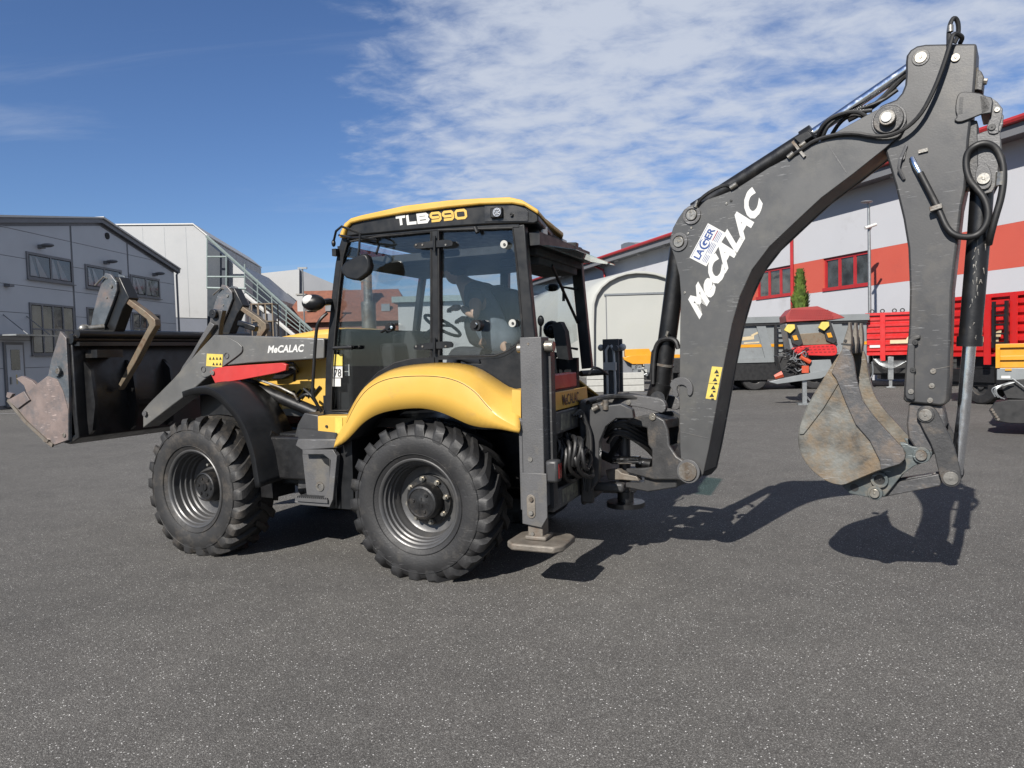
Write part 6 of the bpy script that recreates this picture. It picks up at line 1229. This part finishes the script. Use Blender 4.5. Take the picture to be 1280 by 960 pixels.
put('lower_frame', PP(Z7((585,745),(690,740),(700,775),(640,840),(590,850),(575,790)), -.25, .4), m_tgrey, sp_, PF, bevel=.01)
put('undercarriage', PP(Z7((400,720),(760,712),(770,800),(650,870),(420,800)), .45, 1.5), m_chas, sp_, PF, bevel=.01)
put('drawbar', PP(Z7((355,862),(420,845),(690,790),(695,815),(640,842),(430,870),(400,874)), -.35, -.15), m_tgrey, sp_, PF, bevel=.01)
b = MB(); p = PF.at(*Z7((405,828))[0], -.3); b.tube([(p[0]-.1, p[1], p[2]-.04), (p[0]+.12, p[1], p[2]+.05)], .07, 6, .11); p = PF.at(*Z7((552,792))[0], -.3); b.box(p[0]-.10, p[0]+.09, p[1]-.08, p[1]+.08, p[2]-.11, p[2]+.10); b.tube([PF.at(*Z7((525,725))[0], -.3), PF.at(*Z7((580,755))[0], -.3)], .07, 8); put('orange_coupling', b, m_orange, sp_, PF)
b = MB(); rnd = random.Random(5)
for k in range(16):
    c0 = (rnd.uniform(440, 560), rnd.uniform(710, 800)); b.tube(smoothline([PF.at(*Z7((c0[0]+rnd.uniform(-50, 50), c0[1]+rnd.uniform(-40, 40)))[0], -.3+rnd.uniform(-.1, .2)) for _ in range(4)], 2), .022, 5)
put('hose_run', b, m_hose, sp_, PF)
b = MB()
for k in range(6):
    c0 = (rnd.uniform(440, 560), rnd.uniform(710, 800)); b.tube(smoothline([PF.at(*Z7((c0[0]+rnd.uniform(-40, 40), c0[1]+rnd.uniform(-30, 30)))[0], -.36) for _ in range(4)], 2), .014, 5)
put('steel_line', b, m_zinc, sp_, PF)
b = MB(); p = PF.at(*Z7((548,900))[0], -.2); b.box(p[0]-.06, p[0]+.06, -.26, -.14, .05, .75); b.box(p[0]-.2, p[0]+.2, -.4, .0, .0, .05); b.tube([(p[0]+.25, -.2, .02), (p[0], -.2, .3)], .03, 6); put('support_leg', b, m_zinc, sp_, PF)
for yy in (.4, 1.3): small_wheel(PF, sp_, PF.at(*Z7((700,860))[0], .4)[0]+.3, yy, .42, .3)
# second small grey and red implement between the bucket teeth and trailer, small posts on top
# yellow tipper at the right edge
YF = Frame(9.15, 13.6, -37)
yt = empty('yellow_tipper', YF); tag(yt, 'small yellow trailer with a black hitch at the right edge', 'trailer')
def Y2(u, v, y=0): return YF.at(u, v, y)
a = Y2(1247, 430); c_ = Y2(1247, 460); e_ = Y2(1247, 475)
boxes(YF, 'body', m_tyel, yt, (a[0]-.01, a[0]+3.0, .03, 2, c_[2], a[2]-.03), bevel=.01); boxes(YF, 'top_rail', m_tyel, yt, (a[0]-.03, a[0]+3.0, -.03, .03, a[2]-.07, a[2]), (a[0]-.03, a[0]+.04, -.03, .03, c_[2], a[2]-.07), (a[0]+.04, a[0]+3.0, -.02, .03, (a[2]+c_[2])/2-.08, (a[2]+c_[2])/2+.0), bevel=.005)
boxes(YF, 'grey_frame', m_tgrey, yt, (a[0]-.01, a[0]+3.0, .0, 2, e_[2], c_[2]-.003), bevel=.01); boxes(YF, 'yellow_catch', m_tyel, yt, (a[0]+.12, a[0]+.22, -.03, -.001, c_[2]-.05, c_[2]-.01)); boxes(YF, 'white_plate', m_white, yt, (a[0]+.06, a[0]+.2, -.01, -.001, e_[2]+.03, e_[2]+.08))
hb_ = MB().prism(YF.pts([(1236,513),(1243,503),(1262,500),(1285,500),(1300,500),(1300,530),(1262,529),(1244,526)], -.3), -.3, .3); hb_.prism(YF.pts([(1250,480),(1270,475),(1300,472),(1300,500),(1258,498)], -.1), -.1, .6); put('hitch_frame', hb_, m_chas, yt, YF, bevel=.01)
b = MB()
for k in range(4): b.tube(smoothline([Y2(1262+k*2, 478, -.2), Y2(1250-k*2, 482+k, -.3), Y2(1238+k*3, 486+k*3, -.3), Y2(1244+k*4, 496+k, -.3)], 2), .011, 6)
for k in range(5): b.tube([Y2(1265+k*4, 473+k*3, -.2), Y2(1270+k*4, 476+k*3, -.2)], .012, 6)
put('hitch_hose', b, m_zinc, yt, YF)
small_wheel(YF, yt, a[0]+2.2, .5, .40, .3)
b = MB()
for k in range(5): p = YF.at(1240+k*2, 512+k*3, -.32); b.cyly(p[0], p[2], .025, -.33, -.3, 8)
put('bolt', b, m_steel, yt, YF)
# yellow implement and grey machinery in front of the arched hall
QF = Frame(6.3, 36, -5)
yi = empty('yellow_implement', QF); tag(yi, 'yellow implement frame with grey machinery below the arched hall door', 'implement')
def Q6(*p): return q(ZB6, *p)
def QP(o_, ya, yb): return MB().prism(QF.pts(o_, ya), ya, yb)
put('upper_beam', QP(Q6((530,683),(660,680),(672,700),(700,702),(700,720),(530,722)), 0, 1.0), m_tyel, yi, QF, bevel=.02)
put('lower_beam', QP(Q6((520,728),(570,715),(840,712),(840,765),(570,765),(525,742)), -.3, 1.0), m_tyel, yi, QF, bevel=.02)
put('base_frame', QP(Q6((430,820),(850,805),(850,850),(430,852)), -.1, .8), m_chas, yi, QF, bevel=.02); put('rear_box', QP(Q6((520,745),(600,745),(600,830),(520,830)), .1, .8), m_trimd, yi, QF)
b = MB(); rnd = random.Random(9)
for k in range(34):
    u_, v_ = rnd.uniform(575, 700), rnd.uniform(768, 830); p = QF.at(*Q6((u_, v_))[0], rnd.uniform(-.4, .2)); s_ = rnd.uniform(.05, .14)
    if k % 2: b.box(p[0]-s_, p[0]+s_, p[1]-s_, p[1]+s_, p[2]-s_, p[2]+s_)
    else: b.tube([p, (p[0]+rnd.uniform(-.4, .4), p[1], p[2]+rnd.uniform(-.3, .3))], .04, 6)
o = put('machinery', b, m_zinc, yi, QF); o['kind'] = 'stuff'
b = MB(); 
for u_ in (595, 545, 820): p = QF.at(*Q6((u_, 850))[0], 0); b.box(p[0]-.1, p[0]+.1, 0, .2, 0, p[2])
put('support_leg', b, m_zinc, yi, QF)
b = MB(); b.tube(smoothline([QF.at(*p, 0) for p in Q6((300,760),(320,755),(350,775),(410,815))], 1), .05, 6); b.tube([QF.at(*p, 0) for p in Q6((305,775),(330,770),(420,812))], .04, 6); b.tube([QF.at(*p, 0) for p in Q6((300,812),(430,812))], .09, 6); put('hitch_arm', b, m_chas, yi, QF)
BN = Frame(4.2, 30, -5); a = BN.at(733, 467); c_ = BN.at(800, 467)
bn = empty('pale_block_stack', BN); tag(bn, 'low stack of pale stone coloured blocks right of the cab', 'block stack')
h_ = a[2]
for j in range(3):
    for k in range(2): boxes(BN, 'block', m_tarm, bn, (a[0]+k*1.2+.01, a[0]+(k+1)*1.2-.01, 0, .8, j*h_/3+.008, (j+1)*h_/3-.008), bevel=.02)
# dark low machinery row that closes the yard under the boom
DF = Frame(8.6, 33, -6)
dm = empty('black_trailer_frame', DF); tag(dm, 'black low trailer frame parked behind the boom foot', 'trailer')
a = DF.at(800, 470); c_ = DF.at(925, 470)
boxes(DF, 'frame', m_chas, dm, (a[0]+1.5, c_[0]+1.5, 0, 2.0, .62, 1.30), (a[0]+2.0, c_[0]+1.2, .3, 1.7, .40, .615), bevel=.02)
for xx in (a[0]+2.2, a[0]+3.4): small_wheel(DF, dm, xx, .0, .45)
# lamp post with camera
PL = Frame(15.2, 31.2, 0)
a = PL.at(1088, 480, 0); tpz = PL.at(1086, 254, 0)
lp_ = empty('lamp_post', PL); tag(lp_, 'tall galvanised lamp post with a white security camera in front of the hall', 'lamp post')
b = MB(); b.tube([(a[0], 0, 0), (a[0]-.03, 0, tpz[2]-1.5), (a[0]-.05, 0, tpz[2])], .075, 12, .05); put('pole', b, m_zinc, lp_, PL)
b = MB(); b.tube([(a[0]-.05, 0, tpz[2]), (a[0]-.25, -.1, tpz[2]+.03)], .04, 8); b.sphere((a[0]-.2, -.15, tpz[2]+.03), .2, 12, 8, (1.3, .9, .3)); put('lamp_head', b, m_zinc, lp_, PL)
b = MB(); cz = PL.at(1087, 284, 0)[2]; b.tube([(a[0]-.28, -.15, cz-.06), (a[0]+.22, -.1, cz+.10)], .07, 10); b.tube([(a[0], 0, cz-.1), (a[0], -.1, cz)], .05, 8); put('security_camera', b, m_white, lp_, PL)
# thuja trees: tapered trunk, short limbs, many leaf sprays
m_leaf = M('thuja foliage', (.15, .24, .035), .7, 0, .45, 4, (.07, .13, .02), .5, 3); m_bark = M('bark', (.10, .07, .05), .9)
def thuja(fr, u, vt, wid_px, label, seed):
    rnd = random.Random(seed); T = empty('thuja_tree', fr); tag(T, label, 'tree')
    top_ = fr.at(u, vt); H = top_[2]; X = top_[0]; R_ = wid_px/FOC*hypot(*fr.o)*.5*1.7
    b = MB(); b.tube([(X, 0, 0), (X+.03, 0, H*.5), (X, 0, H*.96)], .10, 8, .02)
    for k in range(14): a_ = rnd.uniform(0, 6.28); z_ = H*rnd.uniform(.1, .8); r_ = R_*(1-z_/H)*.9; b.tube([(X, 0, z_), (X+cos(a_)*r_, sin(a_)*r_, z_+r_*.9)], .02, 5, .006)
    put('trunk', b, m_bark, T, fr)
    b = MB()
    for k in range(3600):
        t = rnd.random()**.75; z_ = .15 + (H-.15)*t
        prof_ = (1-t+.02)**.85*(.90+.12*sin(t*31+seed)); a_ = rnd.uniform(0, 6.283); clump = .84+.15*sin(a_*4+z_*3.1)+.12*sin(z_*9+a_*2)+rnd.uniform(-.12, .12)
        rr = R_*prof_*clump*(.55+.45*rnd.random()**.4); cx_, cy_ = X+cos(a_)*rr, sin(a_)*rr; s_ = rnd.uniform(.07, .17)
        d = Vector((cos(a_)*.5+rnd.uniform(-.3, .3), sin(a_)*.5+rnd.uniform(-.3, .3), 1)).normalized(); s2 = Vector((-sin(a_), cos(a_), rnd.uniform(-.4, .4))).normalized()
        c0 = Vector((cx_, cy_, z_)); b.add([tuple(c0-s2*s_*.45), tuple(c0+s2*s_*.45), tuple(c0+d*s_*1.5+s2*s_*.2), tuple(c0+d*s_*1.6-s2*s_*.2)], [(0, 1, 2, 3)])
    o = bpy.data.objects.new('crown', mesh_of('crown', b, m_leaf, 0, fix=False)); COL.objects.link(o); o.parent = T; FR[o.name] = fr
thuja(Frame(12.6, 31.5, 0), 1000, 341, 30, 'narrow pointed green thuja tree standing behind the red spreader guard', 4)
thuja(Frame(19.3, 30.5, 0), 1203, 343, 26, 'narrow thuja tree seen between the dipper arm and its black cylinder', 5)
# thin painted line far left on the asphalt
ll = MB(); a = Frame(0, 0, 0).atz(0, 519.5, 0); c_ = Frame(0, 0, 0).atz(22, 516.5, 0); d_ = Vector((c_[0]-a[0], c_[1]-a[1], 0)).normalized()*.0
ll.add([(a[0]-6, a[1]-.06, .004), (c_[0], c_[1]-.06, .004), (c_[0], c_[1]+.06, .004), (a[0]-6, a[1]+.06, .004)], [(0, 1, 2, 3)]); o = put('painted_line', ll, m_lpanel, None, None, smooth=0); tag(o, kind='structure')
